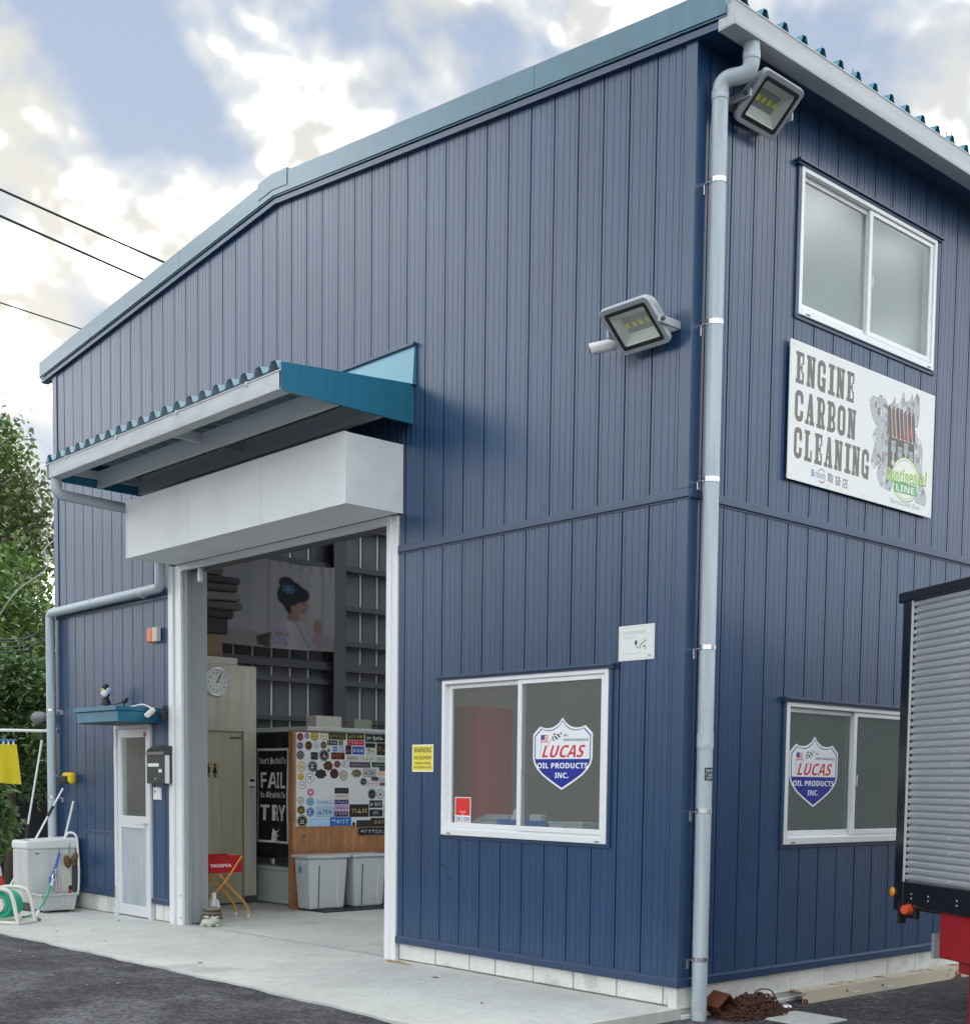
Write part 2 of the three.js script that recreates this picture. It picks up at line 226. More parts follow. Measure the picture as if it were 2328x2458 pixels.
// openings [x0, x1, y0, y1] on the front; on the side wall s = -z
const WF = [-2.456, -.655, 1.078, 2.295], DOOR = [-8.19, -7.345, -.1, 2.067], SHUT = [-6.92, -3.045, -.1, 3.70], BOXH = [-6.76, -3.0, 3.64, 4.2];
const addedSS = [4.6, 8.4, -.1, 3.7], addedWU2 = [4.118, 5.918, 4.78, 5.78], addedWU3 = [7.118, 8.918, 4.78, 5.78];  // unseen side opening and upper windows, added to let daylight inside
const WU = [1.118, 2.918, 4.78, 5.78], WL = [1.118, 2.918, 1.078, 2.10];
const frontWall = part('front_wall', new THREE.BufferGeometry(), M.linerM, garage), sideWall = part('side_wall', new THREE.BufferGeometry(), M.linerM, garage);
{
  const backing = [], addW = (x0, x1, y0, y1) => backing.push(BB(x0, x1, y0, y1, -.11, -.0165));
  addW(-WID + .012, DOOR[0], SB - .01, 3.7); addW(DOOR[0], DOOR[1], DOOR[3], 3.7); addW(DOOR[1], SHUT[0], SB - .01, 3.7); addW(SHUT[1], WF[0], SB - .01, 3.7); addW(WF[0], WF[1], SB - .01, WF[2]); addW(WF[0], WF[1], WF[3], 3.7); addW(WF[1], -.012, SB - .01, 3.7); addW(-WID + .012, -.012, 3.7, EAVE - .03);
  const gable = shapeGeo([[-WID + .012, EAVE - .03], [-.012, EAVE - .03], [RIDGE, topY(RIDGE) - .03]], .0965); gable.translate(0, 0, -.11);
  frontWall.geometry = merge([...backing, gable]);
  const s = [], addS = (a, b, y0, y1) => s.push(BB(-.11, -.0135, y0, y1, -b, -a)); const h = EAVE + .02;
  addS(.112, WL[0], SB - .01, h); addS(WL[0], WL[1], SB - .01, WL[2]); addS(WL[0], WL[1], WL[3], WU[2]); addS(WL[0], WL[1], WU[3], h); addS(WL[1], addedWU2[0], SB - .01, h); addS(addedWU2[0], addedWU2[1], addedWU2[3], h); addS(addedWU2[1], addedWU3[0], 3.7, h); addS(addedWU3[0], addedWU3[1], addedWU2[3], h); addS(addedWU3[1], DEP, 3.7, h); addS(addedWU2[0], addedWU2[1], 3.7, addedWU2[2]); addS(addedWU3[0], addedWU3[1], 3.7, addedWU3[2]); addS(addedWU2[0], addedSS[0], SB - .01, 3.7); addS(addedSS[1], DEP, SB - .01, 3.7);
  sideWall.geometry = merge(s);
}
for (let k = -1; k < 41; k++) {
  let s0 = -J0 - (k + 1) * PITCH, holes = [WF, DOOR, SHUT];
  const lim = (x) => [[-99, -WID + .10, -9, 99], [-.085, 99, -9, 99]]; holes = [...holes, ...lim()];
  const map = (s, y, d) => [s, y, d];
  const lowHoles = holes, upHoles = [...holes, BOXH];
  const lo = panelGeo(s0, SB, () => BELT0, lowHoles, map), up = panelGeo(s0, BELT1, (x) => topY(x) - .01, upHoles, map);
  for (const g of [...lo, ...up]) part('siding_panel', g, M.siding[Math.floor(rnd() * 4)], frontWall);
}
for (let k = -2; k < 43; k++) {
  const s0 = .373 + k * PITCH, holes = [WU, WL, addedWU2, addedWU3, addedSS, [-99, .095, -9, 99], [DEP - .02, 99, -9, 99]], map = (s, y, d) => [d, y, -s];
  const lo = panelGeo(s0, SB, () => BELT0, holes, map), up = panelGeo(s0, BELT1, () => EAVE + .01, holes, map);
  for (const g of [...lo, ...up]) part('siding_panel', g, M.siding[Math.floor(rnd() * 4)], sideWall);
}
// corner trims, belt course, base flashing
part('corner_trim', merge([RBB(-.085, .012, SB, BELT0 - .002, -.006, .012, .004), RBB(-.006, .0118, SB, BELT0 - .002, -.095, .0, .004), RBB(-.085, .012, BELT1 + .002, EAVE, -.006, .012, .004), RBB(-.006, .0118, BELT1 + .002, EAVE + .01, -.095, .0, .004)]), M.siding[2], garage);
part('corner_trim', merge([RBB(-WID - .012, -WID + .10, SB, BELT0 - .002, -.006, .012, .004), RBB(-WID - .012, -WID + .10, BELT1 + .002, EAVE - .005, -.006, .012, .004)]), M.siding[2], garage);
{
  const lip = (x0, x1) => [RBB(x0, x1, BELT0 + .012, BELT1, -.005, .022, .004), BB(x0 + .001, x1 - .001, BELT0, BELT0 + .012, -.004, .008)];
  part('belt_trim', merge(lip(-3.045, .0225)), M.navyTrim, garage); part('belt_trim', merge(lip(-WID - .015, -6.93)), M.navyTrim, garage);
  part('belt_trim', merge([RBB(-.005, .022, BELT0 + .012, BELT1, -DEP, -.006, .004), BB(-.004, .008, BELT0, BELT0 + .012, -DEP, -.006)]), M.navyTrim, garage);
  const base = (x0, x1) => [RBB(x0, x1, SB - .045, SB + .012, -.01, .028, .005), RBB(x0, x1, SB + .011, SB + .017, -.01, .014, .002)];
  part('base_flashing', merge([...base(-3.04, .0285), ...base(-WID - .012, DOOR[0] - .003), ...base(DOOR[1] + .02, -6.935)]), M.navyTrim, garage);
  part('base_flashing', merge([RBB(-.01, .028, SB - .045, SB + .012, -4.6, -.011, .005), RBB(-.01, .014, SB + .011, SB + .017, -4.6, -.011, .002)]), M.navyTrim, garage);
  part('joint_trim', RBB(-8.95, DOOR[0] - .01, .86, .885, -.004, .014, .003), M.navyTrim, garage);
}
// foundation: painted blocks with recessed mortar
{
  const f = part('foundation', merge([uvm(BB(-3.04, -.02, -.14, SB - .04, -.15, -.02)), uvm(BB(-WID + .02, DOOR[0], -.2, SB - .04, -.15, -.02)), uvm(BB(DOOR[1], -6.93, -.2, SB - .04, -.15, -.02)), uvm(BB(-.15, -.02, -.2, SB - .04, -4.6, -.15)), uvm(BB(-.15, -.02, -.2, SB - .04, -DEP, -8.4))]), M.mortar, garage);
  const fx = [-3.02, -2.546, -2.124, -1.82, -1.394, -.974, -.55, -.126, -.004];
  for (let i = 0; i < fx.length - 1; i++) part('concrete_block', uvm(RBB(fx[i] + .006, fx[i + 1] - .006, slabY(fx[i]) + .012, SB - .038, -.08, -.004 - .002 * rnd(), .004), 1, rnd(), rnd()), M.block, f);
  for (const [a, b] of [[-9.7, -9.3], [-9.3, -8.88], [-8.88, -8.47], [-8.47, -8.21], [-7.3, -7.12], [-7.12, -6.94]]) part('concrete_block', uvm(RBB(a + .006, b - .006, slabY(a) + .01, SB - .038, -.08, -.004 - .002 * rnd(), .004), 1, rnd(), rnd()), M.block, f);
  for (let i = 0; i < 11; i++) { const a = i === 0 ? .0055 : -.01 + i * .43; part('concrete_block', uvm(RBB(-.08, -.004 - .002 * rnd(), -.03, SB - .038, -(i * .43 + .42), -a - (i ? .004 : 0), .004), 1, rnd(), rnd()), M.block, f); }
  part('footing', uvm(RBB(-.1, .03, -.2, -.032, -9, -.025, .012)), M.block, f);
}
// roof: folded sheet on slabs, barge boards, gutter
{
  const LZ = [[3.4, 6.4], [6.8, 9.8]], lights = { 1: [[.6, 3.0], ...LZ], '-1': LZ }, LX = { 1: [RIDGE + .3, -.7], '-1': [RIDGE - .3, -WID + .9] };  // bays of the added roof lights on each slope
  const roof = part('roof', (() => { const l = []; for (const s of [1, -1]) { const x1 = s > 0 ? .20 : -WID - .22; let z = .02; for (const [a, b] of [...lights[s], [DEP, DEP]]) { const slabBit = (xa, xb, za, zb) => { const ya = topY(RIDGE) - SLOPE * Math.abs(xa - RIDGE), yb = topY(RIDGE) - SLOPE * Math.abs(xb - RIDGE), sh = shapeGeo([[xa, ya + .03], [xb, yb + .03], [xb, yb], [xa, ya]], zb - za); sh.translate(0, 0, -zb); l.push(sh); }; slabBit(RIDGE, x1, z, a); if (b > a) { slabBit(RIDGE, LX[s][0], a, b); slabBit(LX[s][1], x1, a, b); } z = b; } } return merge(l); })(), M.steelInt, garage);
  // ribs along the slope
  const p = .209, pos = [], prof = [[0, 0], [.05, 0], [.088, .09], [.121, .09], [.159, 0], [p, 0]];
  const ridgeY = topY(RIDGE) + .105, slopeR = .098, lit = [], isLit = (s, z) => lights[s].some(([a, b]) => -z > a - .05 && -z < b - .15), strip = (s) => { const x1 = s > 0 ? .31 : -WID - .25; for (let i = 0; i < 52; i++) { const z0 = .03 - i * p, cuts = isLit(s, z0) ? [[RIDGE, LX[s][0], pos], [LX[s][0], LX[s][1], lit], [LX[s][1], x1, pos]] : [[RIDGE, x1, pos]]; for (const [xa, xb, out] of cuts) for (let k = 0; k < 5; k++) { const [a, h] = prof[k], [b, g] = prof[k + 1], ya = ridgeY - slopeR * Math.abs(xa - RIDGE), yb = ridgeY - slopeR * Math.abs(xb - RIDGE); const A = [xa, ya + h, z0 - a], Bv = [xa, ya + g, z0 - b], C = [xb, yb + g, z0 - b], D = [xb, yb + h, z0 - a]; out.push(...A, ...Bv, ...C, ...A, ...C, ...D); } } };
  strip(1); strip(-1);
  { const g = new THREE.BufferGeometry(); g.setAttribute('position', new THREE.Float32BufferAttribute(lit, 3)); g.setAttribute('uv', new THREE.Float32BufferAttribute(new Float32Array(lit.length / 3 * 2), 2)); g.computeVertexNormals(); part('added_roof_light', g, phys({ color: lin(.95, .97, .97), roughness: .1, transmission: 1, thickness: 0, side: THREE.DoubleSide }), roof); }  // invented translucent strips, added to bring daylight into the garage
  const g = new THREE.BufferGeometry(); g.setAttribute('position', new THREE.Float32BufferAttribute(pos, 3)); g.setAttribute('uv', new THREE.Float32BufferAttribute(new Float32Array(pos.length / 3 * 2), 2)); g.computeVertexNormals();
  part('roof_sheet', g, phys({ color: lin(.05, .24, .33), roughness: .42, metalness: .2, side: THREE.DoubleSide }), roof);
  for (const z of [-.17, -1.42, -2.68, -3.93]) part('snow_hook', merge([rod(V(.2, 6.37, z), V(.2, 6.46, z), .005), rod(V(.12, 6.372, z), V(.26, 6.36, z), .012)]), M.tealRoof, roof);
  const band = (x0, x1, lo, hi, z0, z1) => { const yy = (x, o) => topY(x) + o; const sh = shapeGeo([[x0, yy(x0, lo)], [x1, yy(x1, lo)], [x1, yy(x1, hi)], [x0, yy(x0, hi)]], z1 - z0); sh.translate(0, 0, z0); return sh; };
  const seams = (a, b, n, lo, hi, z0, z1) => range(a, b, n).slice(0, -1).map((x, i) => band(x + .0012, a + (b - a) * (i + 1) / n - .0012, lo, hi, z0 + (i % 2) * .001, z1 + (i % 2) * .001));
  part('barge_board', merge([...seams(RIDGE, .27, 3, .052, .222, -.05, .062), ...seams(-WID - .27, RIDGE, 3, .052, .222, -.05, .062), band(RIDGE, .27, .04, .0515, -.05, .052), band(-WID - .27, RIDGE, .04, .0515, -.05, .052)]), M.barge, roof);
  part('barge_trim', merge([band(RIDGE, .262, -.012, .03, -.05, .04), band(-WID - .262, RIDGE, -.012, .03, -.05, .04)]), M.navyTrim, roof);
  part('ridge_cap', merge([band(RIDGE, RIDGE + .24, .10, .245, -.05, .068), band(RIDGE - .24, RIDGE, .10, .245, -.05, .068), band(RIDGE, RIDGE + .22, .16, .24, -DEP, -.05), band(RIDGE - .22, RIDGE, .16, .24, -DEP, -.05)]), M.barge, roof);
  part('soffit', BB(-.005, .2, EAVE - .022, EAVE - .012, -DEP, -.05), M.navyTrim, roof);
  part('gutter', merge([RBB(.322, .332, 6.155, 6.285, -DEP, .045, .003), RBB(.20, .331, 6.147, 6.157, -DEP, .045, .003), RBB(.20, .21, 6.157, 6.25, -DEP, .045, .003), BB(.21, .322, 6.157, 6.28, .036, .046), RBB(.30, .336, 6.281, 6.293, -DEP, .045, .003)]), M.gutterGrey, garage);
  part('back_wall', BB(-WID, 0, -.1, 6.3, -DEP - .1, -DEP), M.linerM, garage);
  const gb = shapeGeo([[-WID, 6.2], [0, 6.2], [RIDGE, topY(RIDGE)]], .1); gb.translate(0, 0, -DEP - .1); part('back_gable', gb, M.linerM, garage);
  part('left_wall', BB(-WID, -WID + .09, -.1, EAVE, -DEP, -.112), M.linerM, garage);
}
// steel frame and girts seen through the shutter opening
{
  const cols = []; for (const z of [-.35, -3.85, -7.3]) cols.push(z);
  for (const z of cols) part('steel_column', merge([BB(-WID + .10, -WID + .115, 0 - .05, EAVE, z - .1, z + .1), BB(-WID + .325, -WID + .34, -.05, EAVE, z - .1, z + .1), BB(-WID + .115, -WID + .325, -.05, EAVE, z - .005, z + .005)]), M.steelInt, garage);
  for (const z of cols) { const b = shapeGeo([[-WID + .12, 6.0], [RIDGE, 6.48], [-.12, 6.0], [-.12, 5.75], [RIDGE, 6.2], [-WID + .12, 5.75]], .14); b.translate(0, 0, z - .07); part('steel_rafter', b, M.steelInt, garage); }
  for (const [y, h] of [[.5, .06], [1.15, .06], [1.75, .06], [2.32, .06], [2.84, .07], [3.06, .11], [3.39, .07], [3.88, .07], [4.42, .07], [5.0, .07], [5.6, .07]]) part('girt', BB(-WID + .10, -WID + .22, y - h / 2, y + h / 2, -DEP + .05, -.2), M.steelInt, garage);
  // folded ribs on the back of the cladding
  for (let i = 0; i < 36; i++) { const z = -.3 - i * .29; part('cladding_rib', BB(-WID + .0905, -WID + .104, .2, EAVE - .1, z - .012, z + .012), M.aluBright, garage); part('cladding_rib', BB(-WID + .0905, -WID + .098, .2, EAVE - .1, z - .055, z - .02), M.steelInt, garage); }
}
// small scuffs that the photograph shows on the cladding
{
  const smear = (name, pts, w, m, map) => { const pos = [], k = pts.length - 1; for (let i = 0; i < k; i++) { const [x0, y0] = pts[i], [x1, y1] = pts[i + 1], a = w * (i ? .5 + .5 * hash3(i, 7, 2) : .1), b = w * (i < k - 1 ? .5 + .5 * hash3(i + 1, 7, 2) : .1); const A = map(x0, y0 - a), Bq = map(x1, y1 - b), C = map(x1, y1 + b), D = map(x0, y0 + a); pos.push(...A, ...Bq, ...C, ...A, ...C, ...D); } const g = new THREE.BufferGeometry(); g.setAttribute('position', new THREE.Float32BufferAttribute(pos, 3)); g.setAttribute('uv', new THREE.Float32BufferAttribute(new Float32Array(pos.length / 3 * 2), 2)); g.computeVertexNormals(); part(name, g, m, garage); };
  const dark = std(lin(.006, .010, .022), .8, 0, { side: THREE.DoubleSide }), pale = std(lin(.34, .40, .48), .7, 0, { side: THREE.DoubleSide }), fr = (x, y) => [x, y, .0022], sd = (x, y) => [.0022, y, -x];
  smear('scuff_mark', [[-2.52, .86], [-2.47, .84], [-2.42, .82], [-2.38, .79]], .006, dark, fr); smear('scuff_mark', [[-2.40, .76], [-2.37, .73], [-2.345, .69]], .008, dark, fr); smear('scuff_mark', [[-2.22, .66], [-2.20, .64], [-2.18, .62]], .006, dark, fr); smear('scratch', [[-2.78, 2.0], [-2.775, 2.02], [-2.765, 2.035]], .005, pale, fr);
  for (const [s0, y, h] of [[1.02, .36, .10], [1.52, .30, .06]]) smear('scratch', [[s0, y], [s0 + .004, y + h * .5], [s0 + .006, y + h]], .003, pale, sd);
  smear('scratch', [[-.03, 1.92], [-.026, 1.96], [-.028, 2.0]], .004, pale, (x, y) => [x, y, .0128]); smear('scratch', [[-.02, .86], [-.017, .92], [-.018, .97]], .004, pale, (x, y) => [x, y, .0128]);
}
// ---------- windows ----------
function makeWindow(parent, pos, rotY, w, h, glass, label) {
  const win = new THREE.Group(); win.name = 'window'; win.position.set(...pos); win.rotation.y = rotY; parent.add(win); if (label) win.userData.label = label;
  // local: x along the wall 0..w, y up 0..h, z outward
  part('frame', merge([RBB(0, .034, 0, h, -.08, .024, .004), RBB(w - .034, w, 0, h, -.08, .024, .004), RBB(.0345, w - .0345, h - .035, h, -.08, .024, .004), RBB(.0345, w - .0345, 0, .05, -.08, .028, .004), RBB(.0345, w - .0345, .0505, .06, -.08, -.003, .003)]), M.aluBright, win);
  const mid = w / 2;
  const sash = (x0, x1, z) => { const y0 = .062, y1 = h - .037, t = .04; part('sash', merge([RBB(x0, x0 + t, y0, y1, z - .022, z, .003), RBB(x1 - t, x1, y0, y1, z - .022, z, .003), RBB(x0 + t + .0005, x1 - t - .0005, y1 - t + .008, y1, z - .022, z, .003), RBB(x0 + t + .0005, x1 - t - .0005, y0, y0 + .036, z - .022, z, .003)]), M.aluBright, win); part('pane', BB(x0 + t - .006, x1 - t + .006, y0 + .030, y1 - t + .014, z - .014, z - .011), glass, win); };
  sash(.036, mid + .012, -.016); sash(mid - .03, w - .036, .010);
  part('latch', merge([RBB(mid + .016, mid + .026, h * .42, h * .50, .010, .016, .003)]), M.alu, win);
  for (const x of [.08, w - .1]) part('drain_slot', BB(x, x + .045, .010, .018, .0275, .030), M.darkGrey, win);
  part('window_hood', merge([RBB(-.06, w + .06, h + .012, h + .032, -.01, .05, .003), RBB(-.055, w + .055, h - .004, h + .012, -.01, .034, .002)]), M.navyTrim, win);
  part('casing', merge([RBB(-.03, -.002, -.02, h + .005, -.01, .016, .003), RBB(w + .002, w + .03, -.02, h + .005, -.01, .016, .003), RBB(-.03, w + .03, -.028, -.003, -.01, .012, .003)]), M.navyTrim, win);
  return win;
}
makeWindow(garage, [WF[0], WF[2], 0], 0, 1.801, 1.217, M.frost, 'sliding window with dark room behind its frosted glass');
makeWindow(garage, [0, WU[2], -WU[0]], Math.PI / 2, 1.8, 1.0, M.frost, 'upper sliding window with pale shades behind the glass');
for (const q of [addedWU2, addedWU3]) makeWindow(garage, [0, q[2], -q[0]], Math.PI / 2, 1.8, 1.0, M.clear);  // two extra windows out of view, added to light the interior
makeWindow(garage, [0, WL[2], -WL[0]], Math.PI / 2, 1.8, 1.022, M.frostClear);
// ---------- roller shutter: box, guide rails ----------
{
  const box = new THREE.Group(); box.name = 'shutter_box'; garage.add(box);
  const X0 = -6.75, X1 = -3.0, Y0 = 3.665, Y1 = 4.218, ZF = .572;
  part('box_body', uvm(merge([BB(X0 + .004, X1 - .004, Y0 + .003, Y0 + .012, .03, ZF - .012), BB(X0 + .004, X1 - .004, Y1 - .01, Y1 - .002, 0, ZF - .012), BB(X0 + .004, X1 - .004, Y0 + .012, Y1 - .01, ZF - .02, ZF - .012)])), M.boxWhite, box);
  for (const [a, b] of [[X0, -5.487], [-5.484, -4.233], [-4.230, X1]]) part('front_panel', uvm(RBB(a, b, Y0, Y1, ZF - .012, ZF, .002), 1, rnd(), rnd()), M.boxWhite, box);
  part('side_panel', uvm(RBB(X1 - .012, X1, Y0 + .001, Y1 - .001, .002, ZF - .013, .002)), M.boxWhite, box); part('side_panel', uvm(RBB(X0, X0 + .012, Y0 + .001, Y1 - .001, .002, ZF - .013, .002)), M.boxWhite, box);
  part('edge_strip', merge([BB(X0 + .02, X1 - .015, Y1 - .003, Y1 + .006, ZF - .03, ZF + .003), RBB(X0 + .03, X0 + .036, Y0 + .01, Y1 - .01, ZF, ZF + .002, .0008)]), M.boxWhite, box);
  for (const x of [-6.2, -5.52, -5.44, -4.9, -4.27, -4.19, -3.5, -3.08]) part('screw', merge([cyl(.005, .004, 0, 0, 0, 8)].map((g) => (g.rotateX(Math.PI / 2), g.translate(x, Y0 + .05, ZF + .001), g))), M.alu, box);
  part('shutter_slot', BB(-6.72, -3.1, 3.60, 3.70, -.16, -.02), M.darkGrey, box);
  part('bottom_bar', RBB(-6.66, -3.19, 3.60, 3.664, -.012, .03, .004), M.alu, box);
  part('door_stop', RBB(-6.40, -6.35, 3.47, 3.62, -.06, -.02, .006), M.aluBright, box);
  const rail = (x0, x1, dir) => { const y0 = slabY(x0) - .02, t = 3.665; const w = x1 - x0, a = dir > 0 ? x0 : x1; return merge([RBB(x0, x0 + w * .38, y0, t, -.12, .03, .003), RBB(x1 - w * .46, x1, y0, t, -.12, .018, .003), BB(x0 + .01, x1 - .01, y0, t, -.12, -.03)]); };
  part('guide_rail', rail(-6.92, -6.675), M.aluBright, garage, undefined).userData.label = 'guide rail left of the opening'; 
  part('guide_rail', merge([RBB(-3.185, -3.127, slabY(-3) - .02, 3.665, -.14, .03, .003), RBB(-3.126, -3.052, slabY(-3) - .02, 3.665, -.14, .016, .003)]), M.aluBright, garage);
  part('jamb_cover', merge([RBB(-6.674, -6.60, slabY(-6.6) - .01, 3.66, -.06, -.012, .003), BB(-6.66, -6.615, slabY(-6.6) + .02, 3.66, -.25, -.061), BB(-6.67, -6.613, 2.95, 2.957, -.251, -.06)]), std(lin(.34, .37, .40), .5, .2, { map: paintTone }), garage);
  part('threshold_strip', merge(range(-6.6, -3.19, 6).slice(0, -1).map((x) => { const w = 3.41 / 6, g = B(w - .002, .004, .07, x + w / 2, slabY(x + w / 2) + .0005, -.06); return g; })), std(lin(.42, .43, .43), .7), garage);
  part('jamb_sill', BB(-6.69, -6.60, slabY(-6.6) - .01, slabY(-6.6) + .019, -.26, -.055), M.darkGrey, garage);
  for (const y of [.05, .28]) part('bolt', rod(V(-6.70, y, .017), V(-6.70, y, .022), .008, 10), M.darkGrey, garage);
}
// ---------- canopy over the opening ----------
{
  const c = new THREE.Group(); c.name = 'canopy'; garage.add(c);
  const X0 = -7.03, X1 = -2.87, ZF = 1.24;
  const side = (x) => { const s = shapeGeo([[0.005, 4.356], [ZF, 4.372], [ZF, 4.574], [0.005, 4.672]].map(([z, y]) => [-z, y]), .025); s.rotateY(Math.PI / 2); s.translate(x, 0, 0); return s; };
  part('side_fascia', side(X1 - .025), M.teal, c); part('side_fascia', side(X0), M.teal, c);
  const p = .2115, prof = [[0, 0], [.035, 0], [.075, .065], [.137, .065], [.177, 0], [p, 0]], pos = [];
  for (let i = 0; i < 20; i++) { const x0 = X1 - .03 - i * p; if (x0 - p < X0 - .1) break; for (let k = 0; k < 5; k++) { const [a, h] = prof[k], [b, g] = prof[k + 1]; const y0 = 4.635, y1 = 4.545; const A = [x0 - a, y0 + h, .02], Bv = [x0 - b, y0 + g, .02], C = [x0 - b, y1 + g, ZF - .015], D = [x0 - a, y1 + h, ZF - .015]; pos.push(...A, ...Bv, ...C, ...A, ...C, ...D); } }
  const g = new THREE.BufferGeometry(); g.setAttribute('position', new THREE.Float32BufferAttribute(pos, 3)); g.setAttribute('uv', new THREE.Float32BufferAttribute(new Float32Array(pos.length / 3 * 2), 2)); g.computeVertexNormals();
  part('roof_sheet', g, phys({ color: lin(.30, .44, .50), roughness: .4, metalness: .2, side: THREE.DoubleSide }), c);
  const fl = shapeGeo([[0, 4.66], [-.035, 4.66], [-.018, 4.966], [0, 4.966]], X1 + .03 - X0); fl.rotateY(Math.PI / 2); fl.translate(X0, 0, .004); part('wall_flashing', fl, phys({ color: lin(.09, .27, .36), roughness: .3, metalness: .3, clearcoat: .6, clearcoatRoughness: .2 }), c);
  part('flashing_cap', RBB(X0, X1 + .04, 4.96, 4.985, -.002, .045, .004), M.navyTrim, c);
  part('gutter', merge([RBB(X0 - .03, X1 - .002, 4.385, 4.515, ZF - .012, ZF, .003), RBB(X0 - .03, X1 - .002, 4.379, 4.388, ZF - .115, ZF - .001, .003), RBB(X0 - .03, X1 - .002, 4.388, 4.48, ZF - .115, ZF - .106, .003), BB(X0 - .03, X0 - .02, 4.388, 4.51, ZF - .106, ZF - .012), RBB(X0 - .03, X1 - .002, 4.508, 4.52, ZF - .02, ZF + .006, .003)]), M.gutterGrey, c);
  for (const x of [-3.35, -4.45, -5.55, -6.6]) part('gutter_clip', RBB(x - .012, x + .012, 4.49, 4.526, ZF - .03, ZF + .012, .003), M.galv, c);
  part('purlin', merge([BB(X0 + .03, X1 - .03, 4.366, 4.52, .74, .752), BB(X0 + .03, X1 - .03, 4.366, 4.376, .70, .74), BB(X0 + .03, X1 - .03, 4.51, 4.52, .70, .74)]), M.galv, c);
  part('purlin', merge([BB(X0 + .03, X1 - .03, 4.37, 4.54, .30, .312), BB(X0 + .03, X1 - .03, 4.37, 4.38, .26, .30)]), M.galv, c);
  for (const x of [X0 + .05, -4.95, X1 - .09]) part('bracket_arm', BB(x, x + .03, 4.44, 4.52, .01, ZF - .13), M.galv, c);
}
// ---------- downpipes ----------
function downpipe(pts, r, name, parent) { // bends rounded by short arcs
  const path = new THREE.CurvePath(); const P = pts.map((p) => V(...p)); let cur = P[0];
  for (let i = 1; i < P.length; i++) { if (i === P.length - 1) { path.add(new THREE.LineCurve3(cur, P[i])); break; } const a = P[i - 1].clone().sub(P[i]), b = P[i + 1].clone().sub(P[i]), k = Math.min(r * 1.55, a.length() / 2.05, b.length() / 2.05); const s = P[i].clone().addScaledVector(a.normalize(), k), e = P[i].clone().addScaledVector(b.normalize(), k); path.add(new THREE.LineCurve3(cur, s)); path.add(new THREE.QuadraticBezierCurve3(s, P[i], e)); cur = e; }
  const samp = []; for (const c of path.curves) { const n = c.isLineCurve3 ? 1 : 8; for (let i = 0; i < n; i++) samp.push(c.getPoint(i / n)); } samp.push(path.curves.at(-1).getPoint(1));
  const poly = new THREE.CurvePath(); for (let i = 0; i < samp.length - 1; i++) if (samp[i].distanceTo(samp[i + 1]) > 1e-4) poly.add(new THREE.LineCurve3(samp[i], samp[i + 1]));
  // ring sweep by hand so that straight runs stay straight
  const pos = [], uv = [], idx = [], N = 24; let up = V(.3, .2, .9).normalize();
  const pp = samp.filter((p, i) => !i || p.distanceTo(samp[i - 1]) > 1e-4);
  pp.forEach((p, i) => { const t = (i ? p.clone().sub(pp[i - 1]).normalize() : V(0, 0, 0)).add(i < pp.length - 1 ? pp[i + 1].clone().sub(p).normalize() : V(0, 0, 0)).normalize(); const x = up.clone().addScaledVector(t, -up.dot(t)).normalize(); up = x; const y = t.clone().cross(x); for (let j = 0; j <= N; j++) { const a = 2 * Math.PI * j / N; const q = p.clone().addScaledVector(x, r * Math.cos(a)).addScaledVector(y, r * Math.sin(a)); pos.push(q.x, q.y, q.z); uv.push(j / N * .6, p.y); } });
  for (let i = 0; i < pp.length - 1; i++) for (let j = 0; j < N; j++) { const a = i * (N + 1) + j, b = a + 1, c = a + N + 1, d = c + 1; idx.push(a, b, c, b, d, c); }
  const g = new THREE.BufferGeometry(); g.setAttribute('position', new THREE.Float32BufferAttribute(pos, 3)); g.setAttribute('uv', new THREE.Float32BufferAttribute(uv, 2)); g.setIndex(idx); g.computeVertexNormals();
  return part(name, g, M.pvc, parent);
}
const ring = (x, y, z, r, h) => { const g = new THREE.CylinderGeometry(r, r, h, 24, 1, false); g.translate(x, y, z); return g; };
{
  const d = downpipe([[.265, 6.16, -.21], [.265, 5.965, -.21], [.09, 5.965, -.125], [.09, -.075, -.125]], .052, 'downpipe', garage);
  for (const y of [5.34, 4.46, 3.47, 2.395, 1.33, .345]) part('pipe_bracket', merge([ring(.09, y, -.125, .0555, .03), BB(.01, .06, y - .012, y - .004, -.095, -.075), RBB(.012, .018, y - .075, y - .004, -.10, -.075, .003)]), M.chrome, d);
  part('pipe_collar', merge([ring(.09, 1.79, -.125, .0555, .10)]), M.pvc, d);
  part('pipe_collar', ring(.09, 5.86, -.125, .056, .05), M.pvc, d); part('pipe_collar', ring(.265, 6.07, -.21, .056, .05), M.pvc, d);
  const e = downpipe([[-6.97, 4.385, 1.18], [-6.97, 4.235, 1.18], [-6.97, 4.19, .10], [-6.97, 3.455, .09], [-9.72, 3.425, .085], [-9.72, -.06, .085]], .052, 'downpipe', garage);
  for (const y of [2.285, 1.25]) part('pipe_bracket', merge([ring(-9.72, y, .085, .0555, .03), BB(-9.66, -9.54, y - .012, y - .004, .03, .05), RBB(-9.55, -9.54, y - .06, y, .012, .045, .003)]), M.chrome, e);
  for (const x of [-7.35, -8.55]) part('pipe_bracket', merge([(() => { const g = new THREE.CylinderGeometry(.0555, .0555, .03, 20); g.rotateZ(Math.PI / 2); g.translate(x, 3.438, .088); return g; })(), BB(x - .01, x + .01, 3.42, 3.45, .005, .05)]), M.pvc, e);
}
